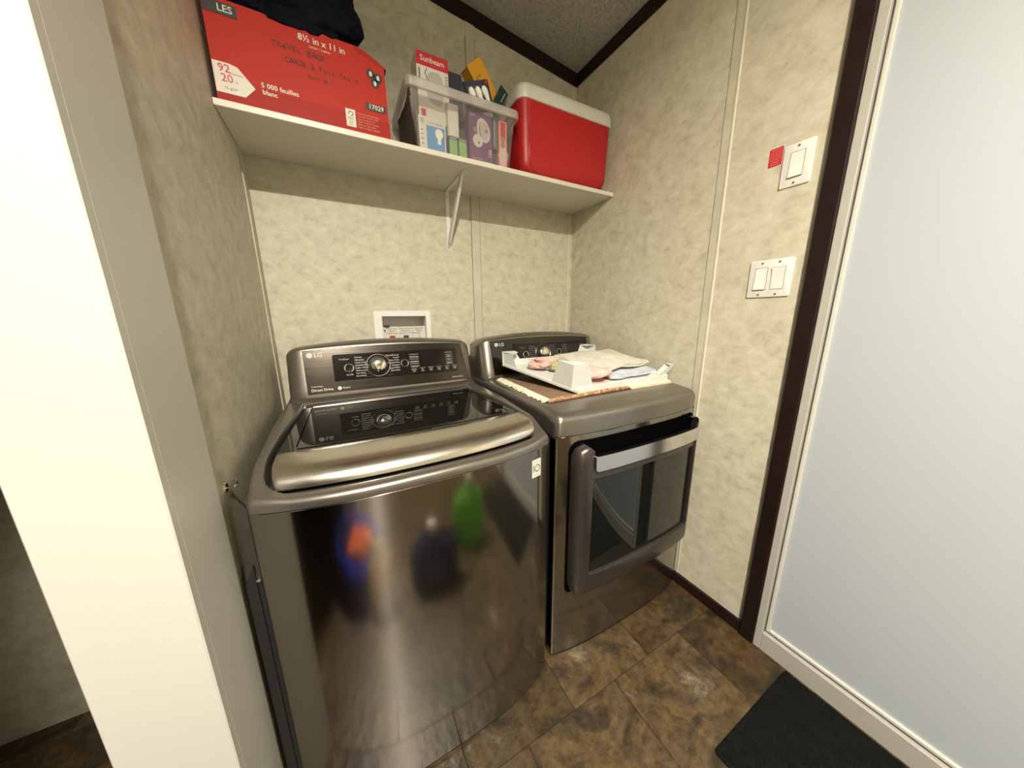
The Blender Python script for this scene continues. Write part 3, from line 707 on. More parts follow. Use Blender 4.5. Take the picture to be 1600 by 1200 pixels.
# warranty sticker: 10 with a dial in the nought
sx, sz = 0.661, 0.776
yS = fy(sx, XC, XH, Y0, BL)-0.0008
sl = 2*BL*(sx-XC)/XH**2
P = plane((sx, yS, sz), (1, sl, 0), (0, 0, 1))
stk = M(P).prism(rrect(-0.0165, 0.0165, -0.026, 0.026, 0.001), 0, 0.0006).obj('warranty_sticker', 'card_white', wa, 'white sticker reading 10', smooth=False)
m = M(P); m.box(-0.0125, -0.0100, -0.010, 0.011, 0.0006, 0.0010)
n = 28
for k in range(n):
    a0, a1 = 2*math.pi*k/n, 2*math.pi*(k+1)/n
    for r1, r2 in ((0.0108, 0.0085), (0.0072, 0.0066)):
        m.face([(0.003+r1*math.cos(a0), r1*math.sin(a0)*1.05, 0.0009), (0.003+r1*math.cos(a1), r1*math.sin(a1)*1.05, 0.0009), (0.003+r2*math.cos(a1), r2*math.sin(a1)*1.05, 0.0009), (0.003+r2*math.cos(a0), r2*math.sin(a0)*1.05, 0.0009)])
m.text('YEAR', 0.0042, tp(0.003, 0.001, 0.001), 'CENTER'); m.text('DIRECT DRIVE', 0.0042, tp(0, 0.0195, 0.001), 'CENTER'); m.text('WARRANTY', 0.0042, tp(0, -0.0195, 0.001), 'CENTER')
m.obj('printed_text', 'card_black', stk, smooth=False)

# ================================================================== DRYER
DX0, DX1 = 0.757, 1.438; DC = (DX0+DX1)/2; DH = (DX1-DX0)/2; DY0, DB = -0.812, 0.026
dr = thing('clothes_dryer', 'graphite steel front loading dryer in the right corner, tray on its top', 'dryer', (DC, -0.45, 0))
M().box(DX0+0.002, DX1-0.002, -0.795, -0.09, 0.012, 0.83, 0.004, 1).obj('cabinet', 'side_paint', dr)
M().prism(plan_front(DX0, DX1, -0.785, DY0, DB, 0.008), 0.014, 0.8265, 0.0015, 1).obj('front_panel', 'steel_panel', dr, angle=25)
M().prism(plan_front(DX0+0.003, DX1-0.003, -0.78, DY0+0.004, DB), 0.0, 0.014).obj('toe_kick', 'black_plastic', dr)
M().prism(plan_front(DX0+0.004, DX1-0.004, -0.10, DY0+0.004, DB), 0.825, 0.829).obj('cap_gasket', 'black_gap', dr)
m = M(); cols = []
xs = [DX0+v for v in (0, .0005, .0015, .0035, .006, .009, .013, .018, .024, .035, .050)] + [lerp(DX0+.065, DC, k/16) for k in range(17)]
xs = xs+[2*DC-x for x in xs[-2::-1]]
fr = [0, .0006, .002, .0045, .008, .013, .020, .028, .038, .050, .065, .085, .10, .14]
for x in xs:
    yf = fy(x, DC, DH, DY0, DB)
    side = min(x-DX0, DX1-x); ex = max(0, 0.014-side); yf += 0.014-math.sqrt(max(0, 0.014**2-ex**2))
    col = [m.b.verts.new((x, yf, 0.829))]
    for y in [yf+v for v in fr]+[lerp(yf+0.14, -0.10, k/12) for k in range(1, 13)]:
        df = y-yf; z = 0.905
        R_ = 0.05
        a = max(0, 1-df/0.034); b2 = max(0, 1-side/0.022)
        q = min(1.0, math.hypot(a, b2))
        z -= 0.024*(1-math.sqrt(max(0, 1-q*q))) + 0.008*ss(0.10, 0.02, df)
        z += 0.004*(1-((x-DC)/DH)**2)*ss(0, 0.1, df)
        col.append(m.b.verts.new((x, y, z)))
    cols.append(col)
for a, b_ in zip(cols, cols[1:]):
    for j in range(len(a)-1): m.b.faces.new((a[j], b_[j], b_[j+1], a[j+1]))
for c_ in (cols[0], cols[-1]):
    lo_ = [c_[0]]+[m.b.verts.new((v.co.x, v.co.y, 0.829)) for v in c_[2:]]
    for j in range(1, len(c_)-1): m.b.faces.new((c_[j], c_[j+1], lo_[j], lo_[j-1]))
m.obj('top_cap', 'graphite', dr, angle=50, recalc=True)
P, L = console(dr, DX0+0.008, DX1-0.002, 0.815, 1.392, -0.220, -0.262, 1.068, 0.917, 0.026, -0.10, -0.300, 0.905)
controls(dr, P, 1.094, vs_(0.957), vs_(1.051), 0.930, 1.372,
         ('Heavy Duty', 'Bulky/Bedding', 'Cotton/Normal', 'Perm. Press', 'Delicates', 'Small Load', 'Speed Dry', 'Download'),
         ('Steam Fresh', 'Steam Sanitary', 'Anti Bacterial', 'Freshen Up', 'Air Dry', 'Rack Dry', 'Manual', ''), True)
logo(P, 0.846, vs_(1.053), 0.018, dr)
# door: curved bodies that follow the front
def dfy(x, off): return fy(x, DC, DH, DY0, DB)-off
def curved(x0, x1, z0, z1, off0, off1, par, name, mt, radii=0.01, bev=0.0, nseg=20, label=None, inner=None, ri=0.01, slant=0.0, cut=None):
    """plate following the dryer front; optional inner hole"""
    m = M()
    outer = []
    def dens(pts, st=0.03):
        out = []
        for i, p in enumerate(pts):
            q = pts[(i+1) % len(pts)]; d_ = math.dist(p, q); k = max(1, int(d_/st))
            for j in range(k): out.append((lerp(p[0], q[0], j/k), lerp(p[1], q[1], j/k)))
        return out
    outer = dens(rrect(x0, x1, z0, z1, radii, 6))
    def y_at(p, off): return dfy(p[0], off)
    if inner is None:
        # horizontal strips between the outline so the face can follow the curve
        bm = m.b
        N_ = nseg
        def z_rng(x):
            zs = []
            for i in range(len(outer)):
                a, b_ = outer[i], outer[(i+1) % len(outer)]
                if (a[0]-x)*(b_[0]-x) <= 0 and abs(a[0]-b_[0]) > 1e-9:
                    zs.append(lerp(a[1], b_[1], (x-a[0])/(b_[0]-a[0])))
            return (min(zs), max(zs)) if zs else (z0, z1)
        rr = radii if not isinstance(radii, (tuple, list)) else max(radii)
        xs_ = [x0+rr*(1-math.cos(math.radians(15*k))) for k in range(7)] + [lerp(x0+rr, x1-rr, k/N_) for k in range(1, N_)] + [x1-rr*(1-math.cos(math.radians(15*k))) for k in range(6, -1, -1)]
        eps = 1e-4; rows_ = []
        for x in xs_:
            xx = min(max(x, x0+eps), x1-eps); a, b_ = z_rng(xx)
            rows_.append([bm.verts.new((x, dfy(x, off1+slant*(zz-z0)), zz)) for zz in (a, lerp(a, b_, .5), b_)] + [bm.verts.new((x, dfy(x, off0), b_)), bm.verts.new((x, dfy(x, off0), a))])
        for A, B in zip(rows_, rows_[1:]):
            for j in range(5): bm.faces.new((A[j], B[j], B[(j+1) % 5], A[(j+1) % 5]))
        bm.faces.new(rows_[0]); bm.faces.new(rows_[-1][::-1])
    else:
        ix0, ix1, iz0, iz1 = inner
        N_ = 88
        def loop(a0, a1, b0, b1, r):
            pts = dens(rrect(a0, a1, b0, b1, r, 6), 0.004)
            # resample by angle-normalised perimeter from the centre
            cx, cz = (a0+a1)/2, (b0+b1)/2; out = []
            for k in range(N_):
                th = 2*math.pi*k/N_; 
                best = min(pts, key=lambda p: abs(math.atan2(math.sin(math.atan2((p[1]-cz)/(b1-b0), (p[0]-cx)/(a1-a0))-th), math.cos(math.atan2((p[1]-cz)/(b1-b0), (p[0]-cx)/(a1-a0))-th))))
                out.append(best)
            return out
        lo_o, lo_i = loop(x0, x1, z0, z1, radii), loop(ix0, ix1, iz0, iz1, ri)
        def sh(lp, d_, c_): return [(p[0]+(c_[0]-p[0])*0+ (d_ if p[0] < c_[0] else -d_)*min(1, abs(p[0]-c_[0])/0.05), p[1]+(d_ if p[1] < c_[1] else -d_)*min(1, abs(p[1]-c_[1])/0.05)) for p in lp]
        cc = ((x0+x1)/2, (z0+z1)/2); ci = ((ix0+ix1)/2, (iz0+iz1)/2)
        rings = [(lo_o, off0), (lo_o, off1-bev), (sh(lo_o, bev*0.3, cc), off1-bev*0.3), (sh(lo_o, bev, cc), off1)]
        ib = 0.004
        rings += [(sh(lo_i, -ib, ci), off1), (sh(lo_i, -ib*0.3, ci), off1-ib*0.3), (lo_i, off1-ib), (lo_i, off1-0.018)]
        R2 = [[m.b.verts.new((p[0], dfy(p[0], off), p[1])) for p in lp] for lp, off in rings]
        for A, B in zip(R2, R2[1:]):
            for k in range(N_): m.b.faces.new((A[k], A[(k+1) % N_], B[(k+1) % N_], B[k]))
    if cut:
        kill = [f for f in m.b.faces if cut[0] < f.calc_center_median().x < cut[1] and f.calc_center_median().z > cut[2]]
        bmesh.ops.delete(m.b, geom=kill, context='FACES')
    return m.obj(name, mt, par, label, angle=38, recalc=True)
curved(0.800, 1.418, 0.262, 0.808, -0.002, 0.003, dr, 'door_reveal', 'black_gap', radii=(0.02, 0.01, 0.02, 0.035))
dd = curved(0.806, 1.408, 0.268, 0.800, 0.0, 0.040, dr, 'dryer_door', 'graphite_dark', radii=(0.03, 0.012, 0.012, 0.04), bev=0.016, inner=(0.862, 1.384, 0.345, 0.782), ri=0.004, cut=(0.8622, 1.3838, 0.765))
curved(0.850, 1.396, 0.33, 0.80, 0.002, 0.006, dd, 'door_backing', 'black_gap', radii=0.01)
curved(0.862, 1.384, 0.345, 0.692, 0.006, 0.027, dd, 'door_window', 'door_glass', radii=0.012, label='dark glass window of the dryer door')
curved(0.858, 1.388, 0.690, 0.722, 0.006, 0.035, dd, 'door_rail', 'graphite_dark', radii=0.002)
hb = curved(0.8635, 1.389, 0.718, 0.768, 0.030, 0.046, dd, 'door_handle', 'handle_steel', radii=(0.012, 0.012, 0.003, 0.003), label='bright curved steel handle bar')

# ================================================================== RUG, TRAY AND CLOTHS ON THE DRYER
ZD = 0.910
rg = thing('small_rug', 'small brown rag rug with cream fringe lying on the dryer top', 'rug', (1.1, -0.5, ZD))
def rugz(x, y, t_=0.004):
    yf = fy(x, DC, DH, DY0, DB); df = y-yf; side = min(x-DX0, DX1-x)
    a = max(0, 1-df/0.034); b2 = max(0, 1-side/0.022); q = min(1, math.hypot(a, b2))
    return 0.905-0.024*(1-math.sqrt(max(0, 1-q*q)))-0.008*ss(0.10, 0.02, df)+0.004*(1-((x-DC)/DH)**2)*ss(0, 0.1, df)+t_
RC = [(0.823, -0.31), (0.797, -0.716), (1.405, -0.712), (1.40, -0.31)]
def rp(u, v, dz=0.004):
    a = Vector(RC[0]).lerp(Vector(RC[3]), u); b_ = Vector(RC[1]).lerp(Vector(RC[2]), u); p = a.lerp(b_, v)
    return (p.x, p.y, rugz(p.x, p.y, dz+0.0012*noise.noise(Vector((p.x*25, p.y*25, 1)))))
m = M(); m.grid(lambda u, v: rp(u, v), 40, 26)
r = bmesh.ops.extrude_face_region(m.b, geom=list(m.b.faces))
for v in [g for g in r['geom'] if isinstance(g, bmesh.types.BMVert)]: v.co.z -= 0.0035
m.obj('rug_body', 'rug_brown', rg, recalc=True)
m = M()
for k in range(95):                    # woven front border
    u = k/95; 
    if u > 0.64: break
    p = Vector(rp(u, 0.985, 0.006)); q = Vector(rp(u+0.008, 1.0, 0.005))
    m.tube([p+Vector((0, 0.012, 0)), p+Vector((0.001, 0.004, 0.0025)), q+Vector((0, -0.003, 0))], 0.0034, 6)
m.obj('woven_border', 'rug_orange', rg)['kind'] = 'stuff'
m = M()
for k in range(46):                    # fringe on the left edge
    v = k/46; p = Vector(rp(0, v, 0.005)); j = random.uniform(-0.006, 0.006)
    m.tube([p+Vector((0.010, 0, 0.003)), p+Vector((0.004, j*0.3, 0.004)), p+Vector((-0.006, j, 0.002)), Vector((p.x-0.016+j*1.3, p.y+j, rugz(p.x-0.015, p.y, 0.003)))], [0.003, 0.0045, 0.004, 0.002], 6)
for k in range(34):                    # cream part of the front edge
    u = 0.62+0.38*k/34; p = Vector(rp(u, 1.0, 0.006)); j = random.uniform(-0.003, 0.003)
    m.tube([p+Vector((0, 0.018, 0.001)), p+Vector((j, 0.004, 0.002)), Vector((p.x+j, p.y-0.012, rugz(p.x, p.y-0.012, 0.004)))], [0.007, 0.008, 0.005], 6)
m.obj('fringe', 'rug_cream', rg)['kind'] = 'stuff'
# tray: upturned plastic stacking shelf, legs in the air, back edge leaning on the console
TA, TB_, TC_, = Vector((0.930, -0.700, 0.9165)), Vector((0.828, -0.318, 0.972)), Vector((1.395, -0.706, 0.9165))
U = (TC_-TA); LU = U.length; U.normalize(); Vv = (TB_-TA); LV = Vv.length; Vv = (Vv - U*Vv.dot(U)*0).normalized()
Nn = U.cross(Vv).normalized()
TM = Matrix.Translation(TA) @ Matrix((U, Vv, Nn)).transposed().to_4x4()
ty = thing('plastic_tray', 'pale grey upturned plastic stacking shelf used as a tray on the dryer', 'tray', tuple(TA))
m = M(TM); m.box(0, LU, 0, LV, 0.0, 0.004, 0.001, 1)
m.obj('tray_base', 'tray_grey', ty)
m = M(TM)
m.box(0, LU, -0.002, 0.004, 0, 0.026, 0.0015, 1); m.box(0, LU, LV-0.006, LV, 0, 0.026, 0.0015, 1)
m.box(0, 0.005, 0, LV, 0, 0.012, 0.0015, 1); m.box(LU-0.005, LU, 0, LV, 0, 0.026, 0.0015, 1)
m.obj('tray_rim', 'tray_grey', ty)
def leg(cu, cv, su, sv, lean, h=0.085, w_=0.075):
    """folded corner leg: two tapering flanges with a flared foot"""
    m = M(TM)
    def P3(a, b_, z): return (cu+su*a, cv+sv*b_, z)
    o_ = lean
    a = [P3(0, 0.002, 0), P3(w_, 0.002, 0), P3(w_*0.62-o_, 0.002-0.012, h), P3(-o_, 0.002-0.012, h)]
    b_ = [P3(0.002, 0, 0), P3(0.002, w_*0.9, 0), P3(0.002-o_, w_*0.55, h), P3(0.002-o_, -0.010, h)]
    m.face(a); m.face(b_)
    m.face([P3(-o_, -0.010, h), P3(w_*0.62-o_, -0.010, h), P3(w_*0.5-o_, w_*0.25, h+0.002), P3(0.002-o_, w_*0.55, h)])
    bmesh.ops.remove_doubles(m.b, verts=m.b.verts, dist=0.002)
    bmesh.ops.recalc_face_normals(m.b, faces=m.b.faces)
    bmesh.ops.solidify(m.b, geom=m.b.faces, thickness=0.003)
    return m.obj('leg', 'tray_grey', ty, smooth=False)
leg(0.0, 0.03, 1, 1, 0.012, 0.100, 0.105)
leg(0.0, LV-0.005, 1, -1, 0.0, 0.062, 0.10)
leg(LU, LV, -1, -1, 0.010, 0.07, 0.07)
leg(LU, 0.02, -1, 1, 0.050, 0.062, 0.045)
# cloths lying in the tray
def fold(cx, cy, z, lx, ly, layers, th, seed, ang=0.0, puff=0.3, wav=0.004, rr=0.5):
    """folded cloth: stacked layers joined by a rounded fold on the front edge"""
    m = M()
    ca, sa = math.cos(ang), math.sin(ang)
    prof = []
    for k in range(layers):
        z0 = k*th
        n_ = 10
        ys = [lerp(0, 1, i/n_) for i in range(n_+1)]
        if k % 2: ys = ys[::-1]
        for y in ys: prof.append((y, z0, k))
        if k < layers-1:
            e = 1 if k % 2 == 0 else 0
            prof.append((e+(0.04 if e else -0.04), z0+th*0.5, k))
    def fn(u, v):
        i = v*(len(prof)-1); i0 = int(i); y, zz, k = prof[min(i0, len(prof)-1)]
        e = 1-(abs(2*u-1)**6); ey = 1-(abs(2*min(max(y, 0), 1)-1)**6)
        x = (u-0.5)*lx*(1-0.03*k); yy = (y-0.5)*ly*(1-0.02*k)
        nn = noise.noise(Vector((x*14+seed, yy*14, k*0.7)))
        zz2 = zz + wav*nn + puff*th*math.sin(math.pi*u)*math.sin(math.pi*min(max(y, 0), 1))*(k/max(1, layers-1))
        x += 0.006*noise.noise(Vector((yy*20, k*3.1, seed))); yy += 0.006*noise.noise(Vector((x*20, k*2.3, seed+5)))
        p = Vector((cx+ca*x-sa*yy, cy+sa*x+ca*yy, z+zz2))
        p.z = max(p.z, 0)
        return p
    m.grid(fn, 24, len(prof)-1)
    bmesh.ops.recalc_face_normals(m.b, faces=m.b.faces)
    bmesh.ops.solidify(m.b, geom=m.b.faces, thickness=th*0.55)
    return m
def tz(x, y):   # top of the tray base
    q = Vector((x, y, 0)); d = (TA+Nn*0.004-q).dot(Nn)/Nn.z; return d
def on_tray(m, x, y):
    # tilt the cloth with the tray
    q = Vector((0, 0, 1)).rotation_difference(Nn).to_matrix().to_4x4()
    c = Vector((x, y, tz(x, y)))
    bmesh.ops.transform(m.b, matrix=Matrix.Translation(c) @ q @ Matrix.Translation(-c), verts=m.b.verts)
    return m
def rnd_tag(o, c, label, cat): origin(o, c); return tag(o, label, cat)
cx, cy = 1.268, -0.520
o = on_tray(fold(cx, cy, tz(cx, cy)+0.009, 0.27, 0.26, 2, 0.016, 3.1, 0.02, 0.3, 0.006), cx, cy).obj('folded_towel', 'towel_blue', None, angle=60)
rnd_tag(o, (cx, cy, tz(cx, cy)), 'pale blue folded towel under the cream towel in the tray', 'towel')
cx, cy = 1.220, -0.505
o = on_tray(fold(cx, cy, tz(cx, cy)+0.040, 0.34, 0.23, 2, 0.013, 8.4, 0.06, 0.9, 0.008), cx, cy).obj('folded_towel', 'towel_cream', None, angle=60)
rnd_tag(o, (cx, cy, tz(cx, cy)+0.05), 'cream folded towel, topmost of the pile in the tray', 'towel')
cx, cy = 1.060, -0.605
o = on_tray(fold(cx, cy, tz(cx, cy)+0.008, 0.125, 0.12, 3, 0.021, 5.7, 0.10, 0.4, 0.010), cx, cy).obj('folded_cloth', 'cloth_pink', None, angle=60)
rnd_tag(o, (cx, cy, tz(cx, cy)), 'small pink folded cloth at the front of the tray', 'cloth')
# rolled pink cloth with green print at the left
rl = thing('rolled_cloth', 'pink rolled cloth with a green printed patch near the console', 'cloth', (0.97, -0.42, 0.97))
def blob(c, r, seed, amp, nu=28, nv=18):
    def fn(u, v):
        a = 2*math.pi*u; b_ = math.pi*v
        d_ = Vector((math.sin(b_)*math.cos(a), math.sin(b_)*math.sin(a), -math.cos(b_)))
        k = 1+amp*noise.noise(d_*1.8+Vector((seed, 0, 0)))+amp*0.5*noise.noise(d_*4+Vector((0, seed, 0)))
        return Vector(c)+Vector((d_.x*r[0], d_.y*r[1], d_.z*r[2]))*k
    m = M(); m.grid(fn, nu, nv, close_u=True); bmesh.ops.remove_doubles(m.b, verts=m.b.verts, dist=1e-5); return m
blob((0.985, -0.43, 0.985), (0.070, 0.05, 0.026), 2.2, 0.5).obj('cloth_body', 'cloth_pink', rl, recalc=True)
blob((1.005, -0.475, 0.977), (0.038, 0.030, 0.022), 6.2, 0.3).obj('printed_patch', 'cloth_green', rl, label='green and yellow printed patch', recalc=True)

# ================================================================== ON THE SHELF
ZS = 1.7525
# --- red paper box
bxx = thing('paper_box', 'red cardboard copy paper box with handwriting at the left of the shelf', 'box', (0.23, -0.16, ZS))
fr_pts = [(0.012, ZS), (0.445, ZS), (0.441, 1.953), (0.405, 1.972), (0.372, 1.984), (0.012, 1.984)]
m = M().prism(fr_pts, -0.290, -0.287, axis='y')
m.prism([(0.012, ZS), (0.445, ZS), (0.441, 1.953), (0.405, 1.972), (0.372, 1.984), (0.012, 1.984)], -0.035, -0.032, axis='y')
m.box(0.012, 0.015, -0.287, -0.035, ZS, 1.984); m.box(0.437, 0.440, -0.287, -0.035, ZS, 1.95); m.box(0.012, 0.44, -0.287, -0.035, ZS, ZS+0.003)
m.obj('box_body', 'red_card', bxx, smooth=False)
m = M().prism([(0.36, 1.983), (0.405, 1.971), (0.441, 1.952), (0.447, 1.949), (0.447, 1.945), (0.36, 1.975)], -0.291, -0.06, axis='y').obj('box_flap', 'red_card_dark', bxx, smooth=False)
M().prism([(0.014, 1.795), (0.055, 1.795), (0.095, 1.803), (0.30, 1.803), (0.445, 1.800), (0.4455, ZS+0.0005), (0.014, ZS+0.0005)], -0.2904, -0.2900, axis='y').obj('printed_band', 'red_card_dark', bxx, smooth=False)
P = plane((0, -0.2906, 0), (1, 0, 0), (0, 0, 1))
M(P).prism([(0.013, 1.772), (0.073, 1.772), (0.098, 1.798), (0.065, 1.838), (0.048, 1.842), (0.013, 1.842)], 0, 0.0005).obj('printed_hexagon', 'card_white', bxx, smooth=False)
m = M(P); m.text('92', 0.026, tp(0.033, 1.828, 0.0008)); m.text('20', 0.026, tp(0.036, 1.806, 0.0008)); m.text('lb', 0.008, tp(0.066, 1.802, 0.0008)); m.text('brightness', 0.007, tp(0.056, 1.820, 0.0008)); 
for v in m.b.verts: v.co.x -= 0.010
m.obj('printed_text', 'sun_red', bxx, smooth=False)
m = M(P); m.text('75 g/m²', 0.0095, tp(0.030, 1.784, 0.0008)); m.obj('printed_text', 'card_black', bxx, smooth=False)
m = M(P); m.text('5 000 feuilles', 0.0165, tp(0.112, 1.8125, 0.0008)); m.text('blanc', 0.0165, tp(0.113, 1.796, 0.0008))
m.text('8½ in x 11 in', 0.022, tp(0.215, 1.958, 0.0008)); m.text('Letter / Lettre', 0.009, tp(0.240, 1.942, 0.0008))
m.obj('printed_text', 'card_white', bxx, smooth=False)
M(P).prism([(0.013, 1.948), (0.082, 1.948), (0.082, 1.975), (0.013, 1.975)], 0, 0.0005).obj('black_tag', 'card_black', bxx, smooth=False)
m = M(P); m.text('LES', 0.022, tp(0.042, 1.962, 0.0008)); m.obj('printed_text', 'card_white', bxx, smooth=False)
# handwriting: slightly jittered capitals
m = M(P)
def hand(s_, u, v, sz, drop=0.0):
    for c_ in s_:
        j = random.uniform(-1, 1)
        if c_ != ' ': m.text(c_, sz*(1+0.1*j), tp(u, v+0.001*j, 0.0008) @ Matrix.Rotation(0.10*j, 4, 'Z'), bold=0.0)
        u += sz*(0.62 if c_ != ' ' else 0.5); v += drop
hand('TRAVEL', 0.150, 1.924, 0.019); hand('BAGS', 0.232, 1.922, 0.019); hand('CARDS & Poke Table', 0.176, 1.892, 0.0175); hand('Run # 1', 0.228, 1.866, 0.017)
m.obj('handwriting', 'ink_black', bxx, smooth=False)
M(P).prism([(0.378, 1.823), (0.438, 1.823), (0.438, 1.843), (0.378, 1.843)], 0, 0.0005).obj('black_tag', 'card_black', bxx, smooth=False)
m = M(P); m.text('17029', 0.018, tp(0.408, 1.8332, 0.0008), 'CENTER'); m.obj('printed_text', 'card_white', bxx, smooth=False)
M(P).prism([(0.318, 1.765), (0.345, 1.765), (0.345, 1.812), (0.318, 1.812)], 0, 0.0005).obj('eco_label', 'card_white', bxx, smooth=False)
m = M(P)
for k in range(12):
    a0, a1 = math.radians(200-k*24), math.radians(200-(k+1)*24)
    m.face([(0.332+0.007*math.cos(a0), 1.8+0.007*math.sin(a0), 0.0007), (0.332+0.007*math.cos(a1), 1.8+0.007*math.sin(a1), 0.0007), (0.332+0.005*math.cos(a1), 1.8+0.005*math.sin(a1), 0.0007), (0.332+0.005*math.cos(a0), 1.8+0.005*math.sin(a0), 0.0007)])
m.text('FSC', 0.010, tp(0.3315, 1.786, 0.0008), 'CENTER'); m.text('MIX', 0.007, tp(0.3315, 1.777, 0.0008), 'CENTER'); m.text('Paper', 0.006, tp(0.3315, 1.771, 0.0008), 'CENTER')
m.obj('printed_text', 'card_black', bxx, smooth=False)
m = M(P)
for k, s_ in enumerate(('Keep product in dry place', 'Store flat. Stocker a plat', 'dans un endroit sec', 'Made in Canada, recycle', 'Multi use copy paper', 'Papier a usages multiples')): m.text(s_, 0.0062, tp(0.350, 1.806-0.0075*k, 0.0008))
m.obj('printed_text', 'print_pink', bxx, smooth=False)
m = M(P); n = 24      # three lobed black emblem
for (a, b_) in ((0.400, 1.923), (0.421, 1.917), (0.411, 1.900)): m.prism([(a+0.0125*math.cos(2*math.pi*k/n), b_+0.0125*math.sin(2*math.pi*k/n)) for k in range(n)], 0, 0.0005)
em = m.obj('emblem', 'card_black', bxx, smooth=False)
m = M(P)
for (a, b_) in ((0.400, 1.923), (0.421, 1.917), (0.411, 1.900)):
    m.prism([(a+0.0042*math.cos(2*math.pi*k/n), b_+0.0068*math.sin(2*math.pi*k/n)) for k in range(n)], 0.0005, 0.0008)
m.obj('emblem_dots', 'card_white', em, smooth=False)
# --- dark garment heaped on the box
def garment(u, v):
    a = 2*math.pi*u; b_ = math.pi*v
    d_ = Vector((math.sin(b_)*math.cos(a), math.sin(b_)*math.sin(a), -math.cos(b_)))
    e = lambda t_: math.copysign(abs(t_)**0.62, t_)
    k = 1+0.16*noise.noise(d_*2.2+Vector((4, 1, 0)))+0.10*noise.noise(d_*5.5)+0.035*abs(noise.noise(d_*11))
    p = Vector((0.185+e(d_.x)*0.190*k, -0.175+e(d_.y)*0.135*k, 2.080+e(d_.z)*0.110*k))
    fr_ = ss(-0.25, -0.30, p.y)
    lim = lerp(1.990, 1.950+0.018*math.sin(p.x*30)+0.03*ss(0.10, 0.02, p.x), fr_)
    if p.z < lim+0.01: p.z = lim + (p.z-lim)*0.02
    if p.z < 1.995: p.y = min(p.y, p.y) if p.y > -0.28 else min(p.y, -0.2945)
    p.x = max(p.x, 0.004)
    return p
m = M(); m.grid(garment, 72, 48, close_u=True); bmesh.ops.remove_doubles(m.b, verts=m.b.verts, dist=1e-5)
o = m.obj('folded_jacket', 'dark_cloth', None, angle=80, recalc=True)
rnd_tag(o, (0.185, -0.17, 1.99), 'heaped black and navy jacket lying on top of the red box', 'jacket')

# --- clear bin with its contents
bn = thing('storage_bin', 'clear plastic bin full of light bulb packs between box and cooler', 'bin', (0.715, -0.17, ZS))
def bin_ring(z, g=0.0):
    t_ = (z-ZS)/(1.932-ZS); x0, x1 = lerp(0.537, 0.512, t_)+g, lerp(0.894, 0.914, t_)-g; y0, y1 = lerp(-0.288, -0.300, t_)+g, lerp(-0.045, -0.022, t_)-g
    return rrect(x0, x1, y0, y1, 0.014-g*0.5, 4)
m = M()
def loft(m, rings, cap0=True, cap1=False):
    R2 = [[m.b.verts.new(p) for p in r_] for r_ in rings]
    for A, B in zip(R2, R2[1:]):
        for k in range(len(A)): m.b.faces.new((A[k], A[(k+1) % len(A)], B[(k+1) % len(A)], B[k]))
    if cap0: m.b.faces.new(R2[0][::-1])
    if cap1: m.b.faces.new(R2[-1])
loft(m, [[(x, y, z) for x, y in bin_ring(z)] for z in (ZS, 1.80, 1.86, 1.928)])
m.obj('bin_wall', 'bin_plastic', bn)
m = M()
rings = []
for g, z in ((0.0, 1.920), (-0.010, 1.920), (-0.012, 1.925), (-0.012, 1.944), (-0.009, 1.948), (0.004, 1.948), (0.004, 1.940), (0.0, 1.920)): rings.append([(x, y, z) for x, y in bin_ring(1.93, g)])
loft(m, rings, False); m.obj('bin_rim', 'rim_plastic', bn)
M().box(0.927, 0.934, -0.24, -0.10, 1.905, 1.946, 0.003).obj('bin_handle', 'rim_plastic', bn)
def pack(name, label, cat, x0, x1, y0, y1, z0, z1, mt, deco=(), T=None, side=None):
    """upright card pack; deco = list of (name, material, builder(M), label) printed on the front face (u right, v up from lower left)"""
    t = thing(name, label, cat, ((x0+x1)/2, (y0+y1)/2, z0))
    T = T or Matrix.Identity(4)
    M(T).box(x0, x1, y0, y1, z0, z1, 0.0008, 1).obj('carton', mt, t, smooth=False)
    P = T @ plane((x0, y0-0.0004, z0), (1, 0, 0), (0, 0, 1))
    for nm, mm, f in deco:
        m = M(P); f(m); m.obj(nm, mm, t, smooth=False)
    return t
def rect(a, b_, c_, d_, h=0.0005): return lambda m: m.prism([(a, c_), (b_, c_), (b_, d_), (a, d_)], 0, h)
HC = [0]
def ell(cx, cy, rx, ry, h=0.0009, n=24, rot_=0.0):
    def f(m):
        HC[0] = (HC[0]+1) % 5
        m.prism([(cx+rx*math.cos(2*math.pi*k/n)*math.cos(rot_)-ry*math.sin(2*math.pi*k/n)*math.sin(rot_), cy+rx*math.cos(2*math.pi*k/n)*math.sin(rot_)+ry*math.sin(2*math.pi*k/n)*math.cos(rot_)) for k in range(n)], 0.0, h+0.00012*HC[0])
    return f
def multi(*fs):
    def f(m):
        for g in fs: g(m)
    return f
def txt(s_, sz, u, v, al='LEFT', rot_=0.0, h=0.0012): return lambda m: m.text(s_, sz, tp(u, v, h) @ Matrix.Rotation(rot_, 4, 'Z'), al)
Z0 = ZS+0.003
